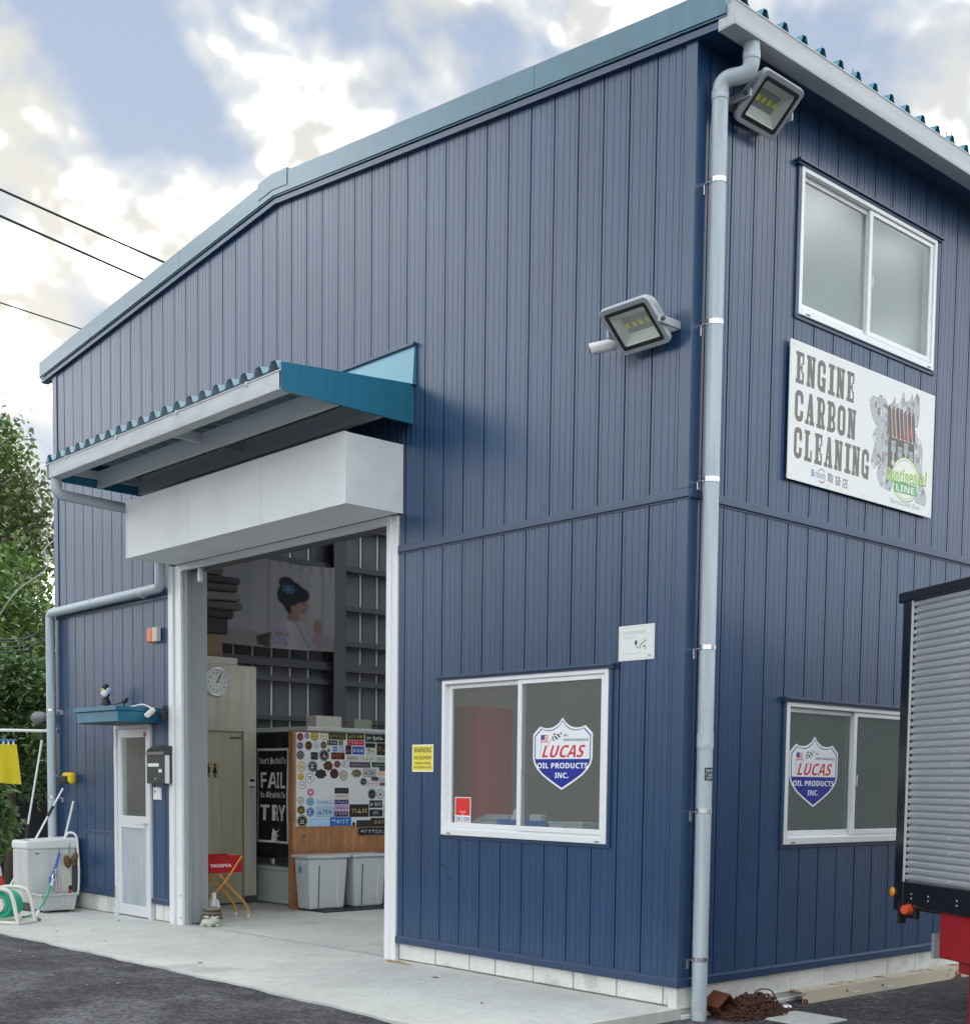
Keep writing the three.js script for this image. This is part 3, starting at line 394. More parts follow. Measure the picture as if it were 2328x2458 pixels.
// ---------- personnel door ----------
{
  const [x0, x1, , y1] = DOOR, y0 = slabY(-7.8) + .012; const dr = new THREE.Group(); dr.name = 'door'; garage.add(dr); dr.userData.label = 'aluminium side door with frosted upper glass';
  part('door_frame', merge([RBB(x0, x0 + .05, y0 - .02, y1, -.1, .03, .003), RBB(x1 - .05, x1, y0 - .02, y1, -.1, .03, .003), RBB(x0 + .0505, x1 - .0505, y1 - .04, y1, -.1, .03, .003)]), M.alu, dr);
  const a = x0 + .055, b = x1 - .055, ly = y0 + .005, hy = y1 - .045, z = .012;
  part('door_leaf', merge([RBB(a, a + .075, ly, hy, -.03, z, .003), RBB(b - .075, b, ly, hy, -.03, z, .003), RBB(a + .0755, b - .0755, hy - .09, hy, -.03, z, .003), RBB(a + .0755, b - .0755, .945, 1.075, -.03, z, .003), RBB(a + .0755, b - .0755, ly, .095, -.03, z, .003)]), M.alu, dr);
  part('door_panel', BB(a + .07, b - .07, .09, .95, -.018, z - .01), std(lin(.56, .63, .68), .42, .3, { map: paintTone }), dr);
  part('pane', BB(a + .07, b - .07, 1.07, hy - .085, -.012, -.008), M.frost, dr);
  part('door_handle', merge([RBB(b - .12, b - .03, .985, 1.02, z, z + .012, .004), rod(V(b - .045, 1.003, z), V(b - .045, 1.003, z + .05), .010), rod(V(b - .045, 1.003, z + .05), V(b - .16, 1.0, z + .052), .009), RBB(b - .005, b + .02, .93, 1.12, z - .005, z + .006, .003)]), M.chrome, dr);
  for (const y of [.22, 1.73]) part('hinge', merge([cyl(.012, .14, x0 + .035, y, .035, 12), RBB(x0 + .005, x0 + .035, y - .06, y + .06, .028, .036, .002)]), M.chrome, dr);
  part('sticker', BB(b - .115, b - .055, 1.955 - .02, 1.955 + .03, z, z + .0015), std(lin(.55, .09, .05), .5), dr); part('sticker', (() => { const g = new THREE.CylinderGeometry(.03, .03, .002, 20); g.rotateX(Math.PI / 2); g.translate(b - .09, 1.13, -.006); return g; })(), std(lin(.72, .06, .03), .5), dr);
  // hood above it
  const h = new THREE.Group(); h.name = 'door_hood'; garage.add(h);
  part('hood_body', uvm(RBB(-8.17, -7.19, 2.075, 2.187, .004, .461, .004)), M.teal, h); part('hood_cap', uvm(RBB(-8.20, -7.175, 2.19, 2.232, .002, .488, .004)), M.teal, h); part('hood_soffit', BB(-8.15, -7.21, 2.068, 2.0745, .02, .44), M.darkGrey, h);
}
// ---------- inside the garage ----------
const FY = slabY(-7.5); // floor there
{ // office partitions behind the right-hand windows
  part('office_wall', merge([BB(-3.03, -2.95, -.02, 2.75, -3.4, -.112), BB(-2.95, -.112, -.02, 2.75, -3.48, -3.4)]), M.office, garage);
}
{ // toilet booth
  const b = new THREE.Group(); b.name = 'toilet_booth'; garage.add(b);
  part('booth_wall', merge([BB(-8.56, -8.5, 2.075, 2.87, -1.98, -.55), BB(-8.56, -8.5, FY - .02, 2.0745, -1.98, -1.80), BB(-8.56, -8.5, FY - .02, 2.0745, -1.0, -.55), BB(-9.55, -8.561, FY - .02, 2.87, -1.98, -1.92), BB(-9.55, -8.561, FY - .02, 2.87, -.61, -.55), BB(-9.55, -8.561, 2.82, 2.87, -1.919, -.611)]), M.beige, b);
  part('booth_door', BB(-8.53, -8.512, FY + .01, 2.06, -1.787, -1.01), M.beigeDoor, b);
  part('door_trim', merge([BB(-8.515, -8.496, FY, 2.08, -1.806, -1.79), BB(-8.515, -8.496, 2.063, 2.08, -1.789, -1.0)]), std(lin(.30, .28, .22), .6), b);
  part('door_closer', RBB(-8.511, -8.494, 1.99, 2.005, -1.77, -1.62, .003), M.darkGrey, b);
  part('skirting', BB(-8.4995, -8.49, FY, FY + .09, -1.98, -1.81), M.darkGrey, b);
  part('thermostat', RBB(-8.499, -8.475, 1.385, 1.505, -1.952, -1.862, .004), M.white, b); part('thermostat_window', BB(-8.4745, -8.472, 1.462, 1.495, -1.94, -1.875), M.black, b); part('thermostat_window', BB(-8.4745, -8.472, 1.39, 1.41, -1.94, -1.875), M.darkGrey, b);
  part('cable_duct', BB(-8.499, -8.48, .35, 1.385, -1.93, -1.90), M.greyP, b);
  const t = canvasTex(128, 128, (c) => { c.fillStyle = '#b3ab84'; c.fillRect(0, 0, 128, 128); c.fillStyle = '#18160f'; for (const [x, f] of [[34, 0], [92, 1]]) { c.beginPath(); c.arc(x, 26, 11, 0, 7); c.fill(); c.beginPath(); if (f) { c.moveTo(x - 8, 40); c.lineTo(x + 8, 40); c.lineTo(x + 22, 88); c.lineTo(x - 22, 88); } else c.rect(x - 16, 40, 32, 46); c.fill(); c.fillRect(x - 11, 84, 9, 38); c.fillRect(x + 2, 84, 9, 38); } });
  const pl = new THREE.PlaneGeometry(.2, .2); pl.rotateY(Math.PI / 2); part('door_sign', pl, std(0xffffff, .6, 0, { map: t }), b, [-8.509, 1.60, -1.37]);
}
{ // wall clock
  const t = canvasTex(256, 256, (c) => { c.fillStyle = '#e9ebe8'; c.fillRect(0, 0, 256, 256); c.fillStyle = '#15161a'; c.font = 'bold 30px sans-serif'; c.textAlign = 'center'; c.textBaseline = 'middle'; for (let i = 1; i <= 12; i++) { const a = i * Math.PI / 6; c.fillText(String(i), 128 + 92 * Math.sin(a), 128 - 92 * Math.cos(a)); } for (let i = 0; i < 60; i++) { const a = i * Math.PI / 30; c.fillRect(128 + 116 * Math.sin(a) - 1, 128 - 116 * Math.cos(a) - 1, 2.5, 2.5); } });
  const k = thing('wall_clock', 'round white wall clock with chrome rim on beige booth wall', 'clock', [-8.498, 2.654, -1.431], undefined, Math.PI / 2);
  const face = new THREE.CircleGeometry(.155, 48); part('clock_face', face, std(0xffffff, .5, 0, { map: t }), k, [0, 0, .014]);
  part('rim', new THREE.TorusGeometry(.162, .013, 12, 48), M.chrome, k, [0, 0, .015]); part('case', (() => { const g = new THREE.CylinderGeometry(.165, .165, .013, 40); g.rotateX(Math.PI / 2); g.translate(0, 0, .0065); return g; })(), M.darkGrey, k);
  const hand = (len, w, a, z) => { const g = B(w, len, .002, 0, len / 2 - .015, 0); g.rotateZ(-a); g.translate(0, 0, z); return g; };
  part('clock_hand', hand(.105, .012, .55, .019), M.black, k); part('clock_hand', hand(.145, .007, .45, .022), M.black, k); part('clock_hand', hand(.09, .003, 1.57, .024), M.black, k);
}
// things piled on top of the booth
{
  const base = 2.872; let y = base;
  const stack = [['storage_box', 'flat white box at the bottom of the pile on the booth', 'box', .09, .55, .9, M.cream, -.02], ['cardboard_box', 'brown cardboard box in the pile on the booth', 'box', .28, .42, .7, std(lin(.25, .17, .10), .85), .05], ['black_crate', 'black plastic crate in the pile on the booth', 'crate', .18, .46, .72, M.black, .0]];
  for (const [n, l, c, h, w, d, m, o] of stack) { solo(n, l, c, RB(w, h, d, 0, h / 2, 0, .01), m, [-8.82, y, -1.28 + o], undefined, [0, rr(-.04, .04), 0]); y += h + .002; }
  const tones = [[.05, .05, .055], [.12, .11, .11], [.20, .19, .18], [.09, .085, .085], [.055, .055, .06], [.13, .12, .115], [.06, .06, .07]];
  const dims = [[.11, .74], [.10, .86], [.11, .84], [.10, .80], [.09, .83], [.09, .60], [.08, .50]];
  const words = ['lowest', 'second lowest', 'third from the bottom', 'middle', 'third from the top', 'second from the top', 'topmost'];
  dims.forEach(([h, d], i) => { const g = RB(.5, h - .004, d, 0, h / 2, 0, h * .42, 4); const m = solo('folded_cover', `folded dark cover lying ${words[i]} in the pile on the booth`, 'cover', g, std(lin(...tones[i]), .9), [-8.82, y, -1.36 - (d - .74) / 2], undefined, [rr(-.02, .04), rr(-.06, .06), rr(-.02, .02)]); y += h; });
}
{ // printed banner hung from the girts
  const t = canvasTex(1024, 680, (c, w, h) => {
    c.filter = 'blur(5px)'; c.fillStyle = '#c9c9cb'; c.fillRect(0, 0, w, h); c.fillStyle = '#bfc0c4'; c.fillRect(420, 0, 26, h); c.fillStyle = '#d6d4d2'; c.fillRect(850, 0, 60, h); c.fillStyle = '#b4b2b0'; c.fillRect(560, 0, 18, h); c.fillRect(930, 0, 14, h);
    c.fillStyle = '#b9b6b4'; c.fillRect(0, 560, w, 120); c.fillStyle = '#a8a5a3'; for (let i = 0; i < 6; i++) c.fillRect(640 + i * 70, 0, 10, 40 + i * 9);
    c.fillStyle = '#7f8086'; c.font = '24px serif'; c.fillText('\u2022 \u2022 \u2022\u2022   \u2022\u2022\u2022\u2022', 190, 190); c.font = '70px serif'; c.fillStyle = '#a7a8ac'; c.fillText('\\  F  I', 220, 350);
    // woman in a pale kimono, side view, hair up with a blue flower
    const kg = c.createLinearGradient(560, 0, 900, 0); kg.addColorStop(0, '#b9b6c4'); kg.addColorStop(.45, '#e2e1e6'); kg.addColorStop(1, '#c6c3c8'); c.fillStyle = kg; c.beginPath(); c.moveTo(690, 430); c.quadraticCurveTo(600, 520, 560, 680); c.lineTo(900, 680); c.quadraticCurveTo(880, 520, 800, 445); c.fill();
    c.fillStyle = '#cfc3d6'; c.beginPath(); c.moveTo(640, 500); c.quadraticCurveTo(560, 560, 590, 680); c.lineTo(700, 680); c.quadraticCurveTo(720, 570, 690, 500); c.fill();
    for (let i = 0; i < 14; i++) { c.fillStyle = ['#b98ba0', '#9db2cf', '#c7a2b4'][i % 3]; c.beginPath(); c.arc(590 + (i * 53) % 120, 560 + (i * 37) % 110, 8 + i % 4 * 3, 0, 7); c.fill(); }
    c.strokeStyle = '#6f7f9a'; c.lineWidth = 5; c.beginPath(); c.moveTo(745, 430); c.quadraticCurveTo(800, 540, 850, 650); c.stroke();
    const fg = c.createLinearGradient(700, 0, 850, 0); fg.addColorStop(0, '#a87d6c'); fg.addColorStop(.6, '#cfa796'); fg.addColorStop(1, '#c09484'); c.fillStyle = fg; c.beginPath(); c.moveTo(720, 340); c.lineTo(700, 440); c.quadraticCurveTo(740, 470, 790, 440); c.lineTo(790, 380); c.fill();
    c.beginPath(); c.ellipse(770, 320, 62, 78, .1, 0, 7); c.fill(); c.beginPath(); c.moveTo(826, 300); c.lineTo(846, 335); c.lineTo(824, 342); c.fill();
    c.fillStyle = '#191a22'; c.beginPath(); c.ellipse(715, 240, 82, 100, .5, 0, 7); c.fill(); c.beginPath(); c.ellipse(770, 235, 75, 60, .25, 0, 7); c.fill(); c.beginPath(); c.ellipse(690, 160, 52, 48, 0, 0, 7); c.fill(); c.beginPath(); c.moveTo(650, 220); c.quadraticCurveTo(660, 340, 715, 400); c.lineTo(740, 330); c.fill();
    c.fillStyle = '#c49a88'; c.beginPath(); c.ellipse(736, 345, 13, 20, 0, 0, 7); c.fill();
    c.fillStyle = '#3f7fb0'; for (let i = 0; i < 7; i++) { const a = i * .9; c.beginPath(); c.ellipse(705 + 28 * Math.cos(a), 205 + 24 * Math.sin(a), 22, 15, a, 0, 7); c.fill(); } c.fillStyle = '#79aacb'; c.beginPath(); c.arc(705, 205, 13, 0, 7); c.fill();
    c.fillStyle = '#5a2f30'; c.beginPath(); c.ellipse(812, 368, 11, 5, .1, 0, 7); c.fill(); c.fillStyle = '#2a2020'; c.fillRect(794, 306, 20, 6); c.fillRect(790, 290, 26, 5);
    c.fillStyle = '#c49a88'; c.beginPath(); c.ellipse(905, 500, 30, 46, -.2, 0, 7); c.fill(); for (let i = 0; i < 4; i++) c.fillRect(882 + i * 13, 435 - (i % 2) * 8, 10, 45); c.fillStyle = '#c9a3ad'; c.beginPath(); c.moveTo(880, 540); c.lineTo(930, 540); c.lineTo(925, 640); c.lineTo(870, 620); c.fill();
    c.fillStyle = '#4a4038'; c.beginPath(); c.moveTo(480, 600); c.lineTo(580, 560); c.lineTo(570, 680); c.lineTo(490, 660); c.fill(); c.fillStyle = '#8d7250'; for (let i = 0; i < 9; i++) c.fillRect(492 + (i * 31) % 80, 590 + (i * 23) % 70, 14, 10);
  });
  const L = 2.3, H = 1.13, pos = [], uv = [], idx = [], n = 30, m = 12;
  for (let j = 0; j <= m; j++) for (let i = 0; i <= n; i++) { const u = i / n, v = j / m; pos.push(.015 * Math.sin(u * 15) * (1 - .5 * v) + .02 * Math.sin(u * 6 + v * 3), -H * (1 - v) - .012 * Math.sin(u * Math.PI * 3) * v - .02 * Math.sin(u * Math.PI), -L * u); uv.push(u, v); }
  for (let j = 0; j < m; j++) for (let i = 0; i < n; i++) { const a = j * (n + 1) + i, b = a + 1, c = a + n + 1, d = c + 1; idx.push(a, b, c, b, d, c); }
  const g = new THREE.BufferGeometry(); g.setAttribute('position', new THREE.Float32BufferAttribute(pos, 3)); g.setAttribute('uv', new THREE.Float32BufferAttribute(uv, 2)); g.setIndex(idx); g.computeVertexNormals();
  const b = thing('wall_banner', 'large printed banner of a woman in pale kimono hung on the inner wall', 'banner', [-9.36, 4.37, -1.42]); part('print', g, std(lin(.42, .42, .44), .75, 0, { map: t, side: THREE.DoubleSide }), b);
  part('cord', merge([rod(V(-.02, -.01, -.02), V(-.16, .06, -.02), .004), rod(V(-.02, -.01, -L + .02), V(-.16, .06, -L + .02), .004)]), M.darkGrey, b);
}
{ // black cabinet draped with a printed towel, tank under it
  const cb = thing('black_cabinet', 'tall black cabinet between the beige booth and the sticker board', 'cabinet', [0, 0, 0]);
  part('body', BB(-8.98, -7.86, .52, 2.06, -2.62, -2.14), M.blackGloss, cb); part('top_shelf', RBB(-8.95, -7.52, 2.07, 2.13, -3.3, -2.08, .02), M.greyP, cb); part('leg', merge([rod(V(-8.42, .44, -2.18), V(-8.42, .53, -2.18), .015)]), M.alu, cb);
  const tk = thing('grey_tank', 'low grey plastic tank on the floor under the black cabinet', 'tank', [-8.30, FY, -2.36]);
  part('body', RB(.80, .40, .5, 0, .23, 0, .03), M.greyP, tk); part('lid', RB(.83, .05, .53, 0, .435, 0, .015), M.greyP, tk); part('base', RB(.84, .05, .52, 0, .03, 0, .01), M.greyP, tk); for (const x of [-.33, .33]) part('foot', cyl(.02, .02, x, .02, .25), M.white, tk);
  const t = canvasTex(512, 900, (c, w, h) => { c.fillStyle = '#16161c'; c.fillRect(0, 0, w, h); c.strokeStyle = '#d8dade'; c.lineWidth = 9; const jag = () => { for (let k = 0; k < 3; k++) { c.lineWidth = 7; c.strokeRect(28 + k * 9 - 6, 110 + k * 6, 456 - k * 16, 690 - k * 11); } }; jag(); c.fillStyle = '#dcdee2'; c.textAlign = 'center';
    const line = (s, y, size, wd) => { c.save(); c.font = `bold ${size}px sans-serif`; const k = wd / c.measureText(s).width; c.translate(256, y); c.scale(k, 1.25); c.fillText(s, 0, 0); c.restore(); };
    line("Don't Be Afraid To", 222, 52, 380); line('FAIL', 400, 130, 390); line('Be Afraid Not To', 470, 48, 380); line('TRY', 640, 130, 390);
    c.lineWidth = 12; c.beginPath(); c.moveTo(200, 740); c.lineTo(300, 715); c.lineTo(330, 700); c.moveTo(230, 765); c.lineTo(320, 745); c.moveTo(215, 700); c.lineTo(205, 780); c.lineTo(290, 780); c.stroke(); c.fillRect(215, 715, 60, 60); });
  const n = 40, m = 8, pos = [], uv = [], idx = []; for (let j = 0; j <= m; j++) for (let i = 0; i <= n; i++) { const u = i / n, v = j / m; pos.push(-.39 + .78 * u, 1.5 * (v - 1), .012 + .018 * Math.sin(u * 9 + .4) + .03 * Math.exp(-(((u - .46) / .07) ** 2)) * -(1 - v) + .006 * Math.sin(v * 9 + u * 4)); uv.push(u, v); }
  for (let j = 0; j < m; j++) for (let i = 0; i < n; i++) { const a = j * (n + 1) + i, b = a + 1, c = a + n + 1, d = c + 1; idx.push(a, b, c, b, d, c); }
  const g = new THREE.BufferGeometry(); g.setAttribute('position', new THREE.Float32BufferAttribute(pos, 3)); g.setAttribute('uv', new THREE.Float32BufferAttribute(uv, 2)); g.setIndex(idx); g.computeVertexNormals();
  solo('printed_towel', 'black towel printed with large white capitals hung on the cabinet', 'towel', g, std(0xffffff, .95, 0, { map: t, side: THREE.DoubleSide }), [-8.27, 2.055, -2.10]);
  solo('beige_box', 'beige carton on the grey shelf above the sticker board, taller one', 'box', RB(.22, .14, .37, 0, .07, 0, .004), M.cream, [-7.8, 2.131, -2.5]);
  solo('small_carton', 'small grey green carton on the shelf behind the beige one', 'box', RB(.2, .12, .26, 0, .06, 0, .004), std(lin(.30, .31, .25), .8), [-7.8, 2.131, -3.02]);
}
const stickerList = [
  ['c',1.967,2.000,0.089,0.093,'7a2a35','a86068'], ['c',2.060,2.014,0.068,0.072,'9a98a0','777580'], ['c',2.165,2.012,0.112,0.108,'c9b23a','1a1a10'], ['h',2.298,2.019,0.109,0.101,'e4e2b8','1a1a1a'],
  ['r',2.493,2.025,0.253,0.084,'2f3a22','8a8a50'], ['r',2.762,2.027,0.258,0.078,'111111','c8d030'], ['r',3.058,2.018,0.311,0.105,'10141c','dddddd'], ['r',3.236,2.028,0.038,0.098,'999999','555555'],
  ['c',1.965,1.897,0.097,0.093,'3a4668','e8e8f0'], ['c',2.084,1.901,0.103,0.108,'151515','d9a520'], ['c',2.194,1.907,0.086,0.083,'dfe3e8','222233'], ['c',2.295,1.912,0.092,0.091,'5a4a48','b0a8a0'],
  ['r',2.422,1.945,0.150,0.062,'111111','dddddd'], ['r',2.544,1.946,0.067,0.066,'8a8a60','222222'], ['r',2.765,1.953,0.254,0.063,'b8243c','f0c0c8'], ['c',2.379,1.868,0.066,0.069,'e8e8e8','222222'],
  ['r',2.462,1.871,0.071,0.062,'3a78c0','cfe0f5'], ['r',2.556,1.870,0.089,0.066,'8fb4cf','dfeaf2'], ['r',2.657,1.865,0.085,0.111,'1c1c28','aa3050'], ['r',2.802,1.861,0.182,0.100,'1d4ea8','e8eef8'],
  ['r',2.985,1.927,0.153,0.060,'111114','222228'], ['r',2.994,1.855,0.139,0.086,'d8d8c8','222222'], ['r',3.167,1.886,0.174,0.151,'2c1a18','9a7a50'], ['c',1.970,1.786,0.106,0.107,'6f7068','444444'],
  ['r',2.166,1.781,0.103,0.090,'20262b','666677'], ['c',2.304,1.790,0.144,0.138,'2a1518','c8c0c0'], ['r',2.503,1.788,0.195,0.084,'1c1010','e0522a'], ['r',2.716,1.767,0.163,0.055,'c9c4ae','44382a'],
  ['r',2.935,1.764,0.258,0.063,'e4e6da','222222'], ['r',3.168,1.762,0.178,0.057,'c8ccc4','222222'], ['c',1.989,1.650,0.123,0.136,'d8cfae','b89a58'], ['c',2.141,1.656,0.142,0.137,'332f3a','dddddd'],
  ['b',2.362,1.668,0.140,0.117,'4a2a18','8a5a38'], ['c',2.494,1.689,0.093,0.088,'6a2028','cc8888'], ['c',2.608,1.691,0.125,0.081,'eeeef4','222222'], ['r',2.830,1.688,0.311,0.071,'4a4450','9a90a8'],
  ['r',3.131,1.693,0.253,0.064,'1e2c2c','8ab0a0'], ['b',2.257,1.568,0.165,0.116,'1d1a22','3a3444'], ['c',2.450,1.574,0.124,0.121,'45191a','6a3030'], ['b',2.587,1.554,0.130,0.133,'c8c4b0','444444'],
  ['b',2.780,1.583,0.155,0.104,'5a544c','c9b070'], ['r',2.975,1.591,0.199,0.105,'b8b8b4','333333'], ['r',3.187,1.638,0.141,0.045,'1e1e26','aaaaaa'], ['r',3.174,1.581,0.160,0.045,'ecd9c4','d07830'],
  ['c',1.976,1.530,0.089,0.086,'e2b62c','b03020'], ['c',2.102,1.515,0.133,0.134,'efefef','332a33'], ['c',2.882,1.483,0.106,0.097,'111111','dddddd'], ['r',3.057,1.519,0.112,0.045,'3a3048','6a6078'],
  ['r',3.198,1.506,0.141,0.068,'dddddd','333333'], ['r',3.025,1.462,0.177,0.053,'f0e0e8','c02060'], ['r',3.198,1.453,0.141,0.034,'4a4058','8a80a0'], ['c',1.998,1.431,0.106,0.097,'e8e8e8','222222'],
  ['c',2.113,1.347,0.103,0.101,'c0489a','ffffff'], ['r',2.559,1.370,0.206,0.070,'10181a','3f6a4a'], ['r',2.559,1.302,0.206,0.063,'e8dcd8','333333'], ['r',2.559,1.233,0.206,0.059,'26305a','a8b0d0'],
  ['c',1.977,1.251,0.102,0.094,'c8d0c0','2a4a2a'], ['c',2.109,1.235,0.112,0.098,'7fb0d8','3a6a3a'], ['r',2.318,1.226,0.258,0.069,'c8dcec','2a5aa0'], ['r',2.318,1.116,0.267,0.124,'a8c4e0','4a6a98'],
  ['r',2.557,1.164,0.206,0.064,'c8a8d8','5a2070'], ['r',2.557,1.089,0.206,0.070,'1e1e48','d0b8c8'], ['c',1.981,1.140,0.111,0.108,'1a1a14','d9c030'], ['c',2.110,1.115,0.121,0.116,'2a6aa8','d8dcd8'],
  ['r',2.818,1.128,0.293,0.157,'15120e','b8a878'], ['c',3.012,1.331,0.121,0.124,'23233a','888888'], ['c',3.138,1.331,0.117,0.125,'d8dce0','333333'], ['r',3.237,1.309,0.057,0.197,'e0e0d8','222222'],
  ['r',3.073,1.207,0.201,0.098,'222c38','c8d0d8'], ['r',3.074,1.097,0.206,0.091,'10161c','b8c0c8','KTC'], ['r',3.215,1.123,0.057,0.144,'c8c0b4','888070'], ['c',1.997,1.006,0.153,0.148,'15130f','c8c4b0'],
  ['r',2.231,0.993,0.287,0.102,'a4cdea','cfe4f4'], ['r',2.546,0.997,0.317,0.107,'1e62b8','a8d0f0'], ['c',2.740,0.965,0.045,0.052,'1c2230','444c60'], ['r',2.885,0.971,0.212,0.079,'241c1e','443438'],
  ['r',3.126,0.983,0.272,0.110,'16130f','b8a878','G·D·T'], ['r',3.034,0.871,0.457,0.098,'0e0f16','b8bcc8']
];
{ // plywood board covered with stickers: one atlas, each sticker its own flat piece
  const Z0 = 1.90, Z1 = 3.42, Y0 = .80, Y1 = 2.08, S = 1300, W = 2048, H = 1728;
  const hexes = (s) => '#' + s;
  const glyphs = (c, x, y, w, h, n, col) => { // brush-like characters too small to read in the photograph
    c.strokeStyle = col; const cw = w / n; c.lineWidth = Math.max(2, cw * .11); c.lineCap = 'round';
    for (let i = 0; i < n; i++) { const X = x + i * cw + cw * .12, S2 = Math.min(cw * .76, h), Yc = y + (h - S2 * 1.05) / 2; c.beginPath(); for (let k = 0; k < 4; k++) { const v = rnd(); if (v < .45) { const q = Yc + S2 * rnd(); c.moveTo(X + S2 * .1 * rnd(), q); c.lineTo(X + S2 * (.8 + .2 * rnd()), q); } else if (v < .8) { const q = X + S2 * rnd(); c.moveTo(q, Yc + S2 * .1 * rnd()); c.lineTo(q, Yc + S2 * (.85 + .15 * rnd())); } else { c.moveTo(X + S2 * .5, Yc + S2 * .3); c.lineTo(X + S2 * (rnd() < .5 ? 0 : 1), Yc + S2); } } c.stroke(); } };
  const px = (z) => (z - Z0) * S, py = (y) => (Y1 - y) * S;
  const t = canvasTex(W, H, (c) => {
    c.fillStyle = '#d6dade'; c.fillRect(0, 0, W, H);
    for (const [sh, z, y, w, h, bg, fg, tx] of stickerList) {
      const X = px(z - w / 2), Y = py(y + h / 2), w2 = w * S, h2 = h * S; c.fillStyle = hexes(bg); c.fillRect(X - 4, Y - 4, w2 + 8, h2 + 8);
      if (sh === 'r') { c.strokeStyle = hexes(fg); c.lineWidth = 3; c.strokeRect(X + 5, Y + 5, w2 - 10, h2 - 10); if (tx) { c.save(); c.fillStyle = hexes(fg); c.font = `bold ${h2 * .55}px sans-serif`; c.textAlign = 'center'; c.textBaseline = 'middle'; const k = Math.min(1, w2 * .82 / c.measureText(tx).width); c.translate(X + w2 / 2, Y + h2 / 2); c.scale(k, 1); c.fillText(tx, 0, 0); c.restore(); } else if (w2 > h2 * .8) glyphs(c, X + w2 * .08, Y + h2 * .2, w2 * .84, h2 * .62, Math.max(2, Math.round(w2 / h2 * 1.5)), hexes(fg)); else glyphs(c, X + 5, Y + h2 * .2, w2 - 10, h2 * .6, 1, hexes(fg)); }
      else { c.strokeStyle = hexes(fg); c.lineWidth = Math.max(3, w2 * .05); c.beginPath(); c.ellipse(X + w2 / 2, Y + h2 / 2, w2 * .42, h2 * .42, 0, 0, 7); c.stroke(); glyphs(c, X + w2 * .25, Y + h2 * .28, w2 * .5, h2 * .46, sh === 'b' ? 2 : 1 + Math.floor(rnd() * 2), hexes(fg)); }
    }
  });
  const board = thing('sticker_board', 'plywood partition with a white sheet crowded with stickers behind the bins', 'board', [0, 0, 0]);
  part('plywood', uvm(BB(-7.54, -7.512, FY, 2.065, -4.4, -1.905)), M.plywood, board); part('post', uvm(BB(-7.6, -7.505, FY, 2.07, -1.904, -1.868)), M.plywood, board);
  const knot = std(lin(.10, .05, .025), .7); for (const [z, y, r] of [[2.03, .83, .016], [2.42, .86, .007], [2.23, .74, .006], [2.27, .72, .008], [2.52, .76, .006], [2.66, .74, .007], [2.94, .73, .008], [1.93, .92, .009]]) part('knot', (() => { const g = new THREE.CircleGeometry(r, 12); g.rotateY(Math.PI / 2); g.translate(-7.5105, y, -z); return g; })(), knot, board);
  const sheetM = phys({ color: lin(.74, .77, .79), roughness: .35, clearcoat: .3 }); part('white_sheet', BB(-7.511, -7.505, .945, 2.055, -4.3, -1.912), sheetM, board);
  const mat = std(0xffffff, .5, 0, { map: t });
  stickerList.forEach(([sh, z, y, w, h], i) => {
    let g; if (sh === 'r') g = new THREE.PlaneGeometry(w, h); else if (sh === 'b') { const pts = []; for (let k = 0; k < 26; k++) { const a = k / 26 * 2 * Math.PI, r = .40 + .10 * Math.abs(Math.sin(a * 3.5 + i)); pts.push(new THREE.Vector2(w * r * Math.cos(a) * 1.05, h * r * Math.sin(a) * 1.05)); } g = new THREE.ShapeGeometry(new THREE.Shape(pts)); } else { g = new THREE.CircleGeometry(.5, sh === 'h' ? 6 : 28); if (sh === 'h') g.rotateZ(Math.PI / 6); g.scale(w, h, 1); }
    const p = g.attributes.position, uv = g.attributes.uv; for (let k = 0; k < p.count; k++) uv.setXY(k, px(z + p.getX(k)) / W, 1 - py(y + p.getY(k)) / H);
    g.rotateY(Math.PI / 2); part('sticker', g, mat, board, [-7.5035 + .0012 * (i % 4) / 4, y, -z]);
  });
}
// grey bins on a black tray
solo('floor_tray', 'thin black tray on the garage floor under the grey bins', 'tray', RB(.56, .018, 1.25, 0, .01, 0, .005), M.black, [-7.16, FY, -2.52]);
function bin(z, w, label) {
  const b = thing('storage_bin', label, 'bin', [-7.26, FY + .021, z], 'grey lidded bins'); const D = .32, Hh = .6;
  const body = (k) => { const g = RB(D, Hh, w, 0, Hh / 2, 0, .03, 3), p = g.attributes.position; for (let i = 0; i < p.count; i++) { const f = .86 + .14 * p.getY(i) / Hh; p.setX(i, p.getX(i) * f); p.setZ(i, p.getZ(i) * f); } g.computeVertexNormals(); return g; };
  part('body', body(), M.greyP, b); part('lid', RB(D + .05, .035, w + .05, 0, Hh + .015, 0, .014), M.greyP, b);
  for (const s of [-1, 1]) part('rib', (() => { const g = RB(.014, Hh - .1, .009, 0, 0, 0, .004); g.rotateZ(-.038); g.translate(D / 2 - .009, Hh / 2 - .03, s * w * .24); return g; })(), s > 0 ? M.darkGrey : M.white, b);
  if (w > .5) { part('label_sticker', (() => { const g = B(.07, .085, .003, -.04, .47, w / 2 * .972); g.rotateX(-.0); return g; })(), std(lin(.08, .32, .55), .5), b); for (const x of [-.09, .06]) part('handle_notch', RB(.05, .02, .012, x, .55, w / 2 * .99, .004), M.white, b); }
  return b;
}
bin(-2.10, .55, 'wide grey plastic bin with lid and small blue label'); bin(-2.70, .48, 'narrower grey plastic bin with lid beside the wide one');
{ const g = new THREE.TorusGeometry(.24, .085, 16, 36); g.rotateY(.9); solo('car_tyre', 'black rubber tyre standing on the floor past the grey bins', 'tyre', g, M.rubber, [-7.15, FY + .325, -3.32]); }
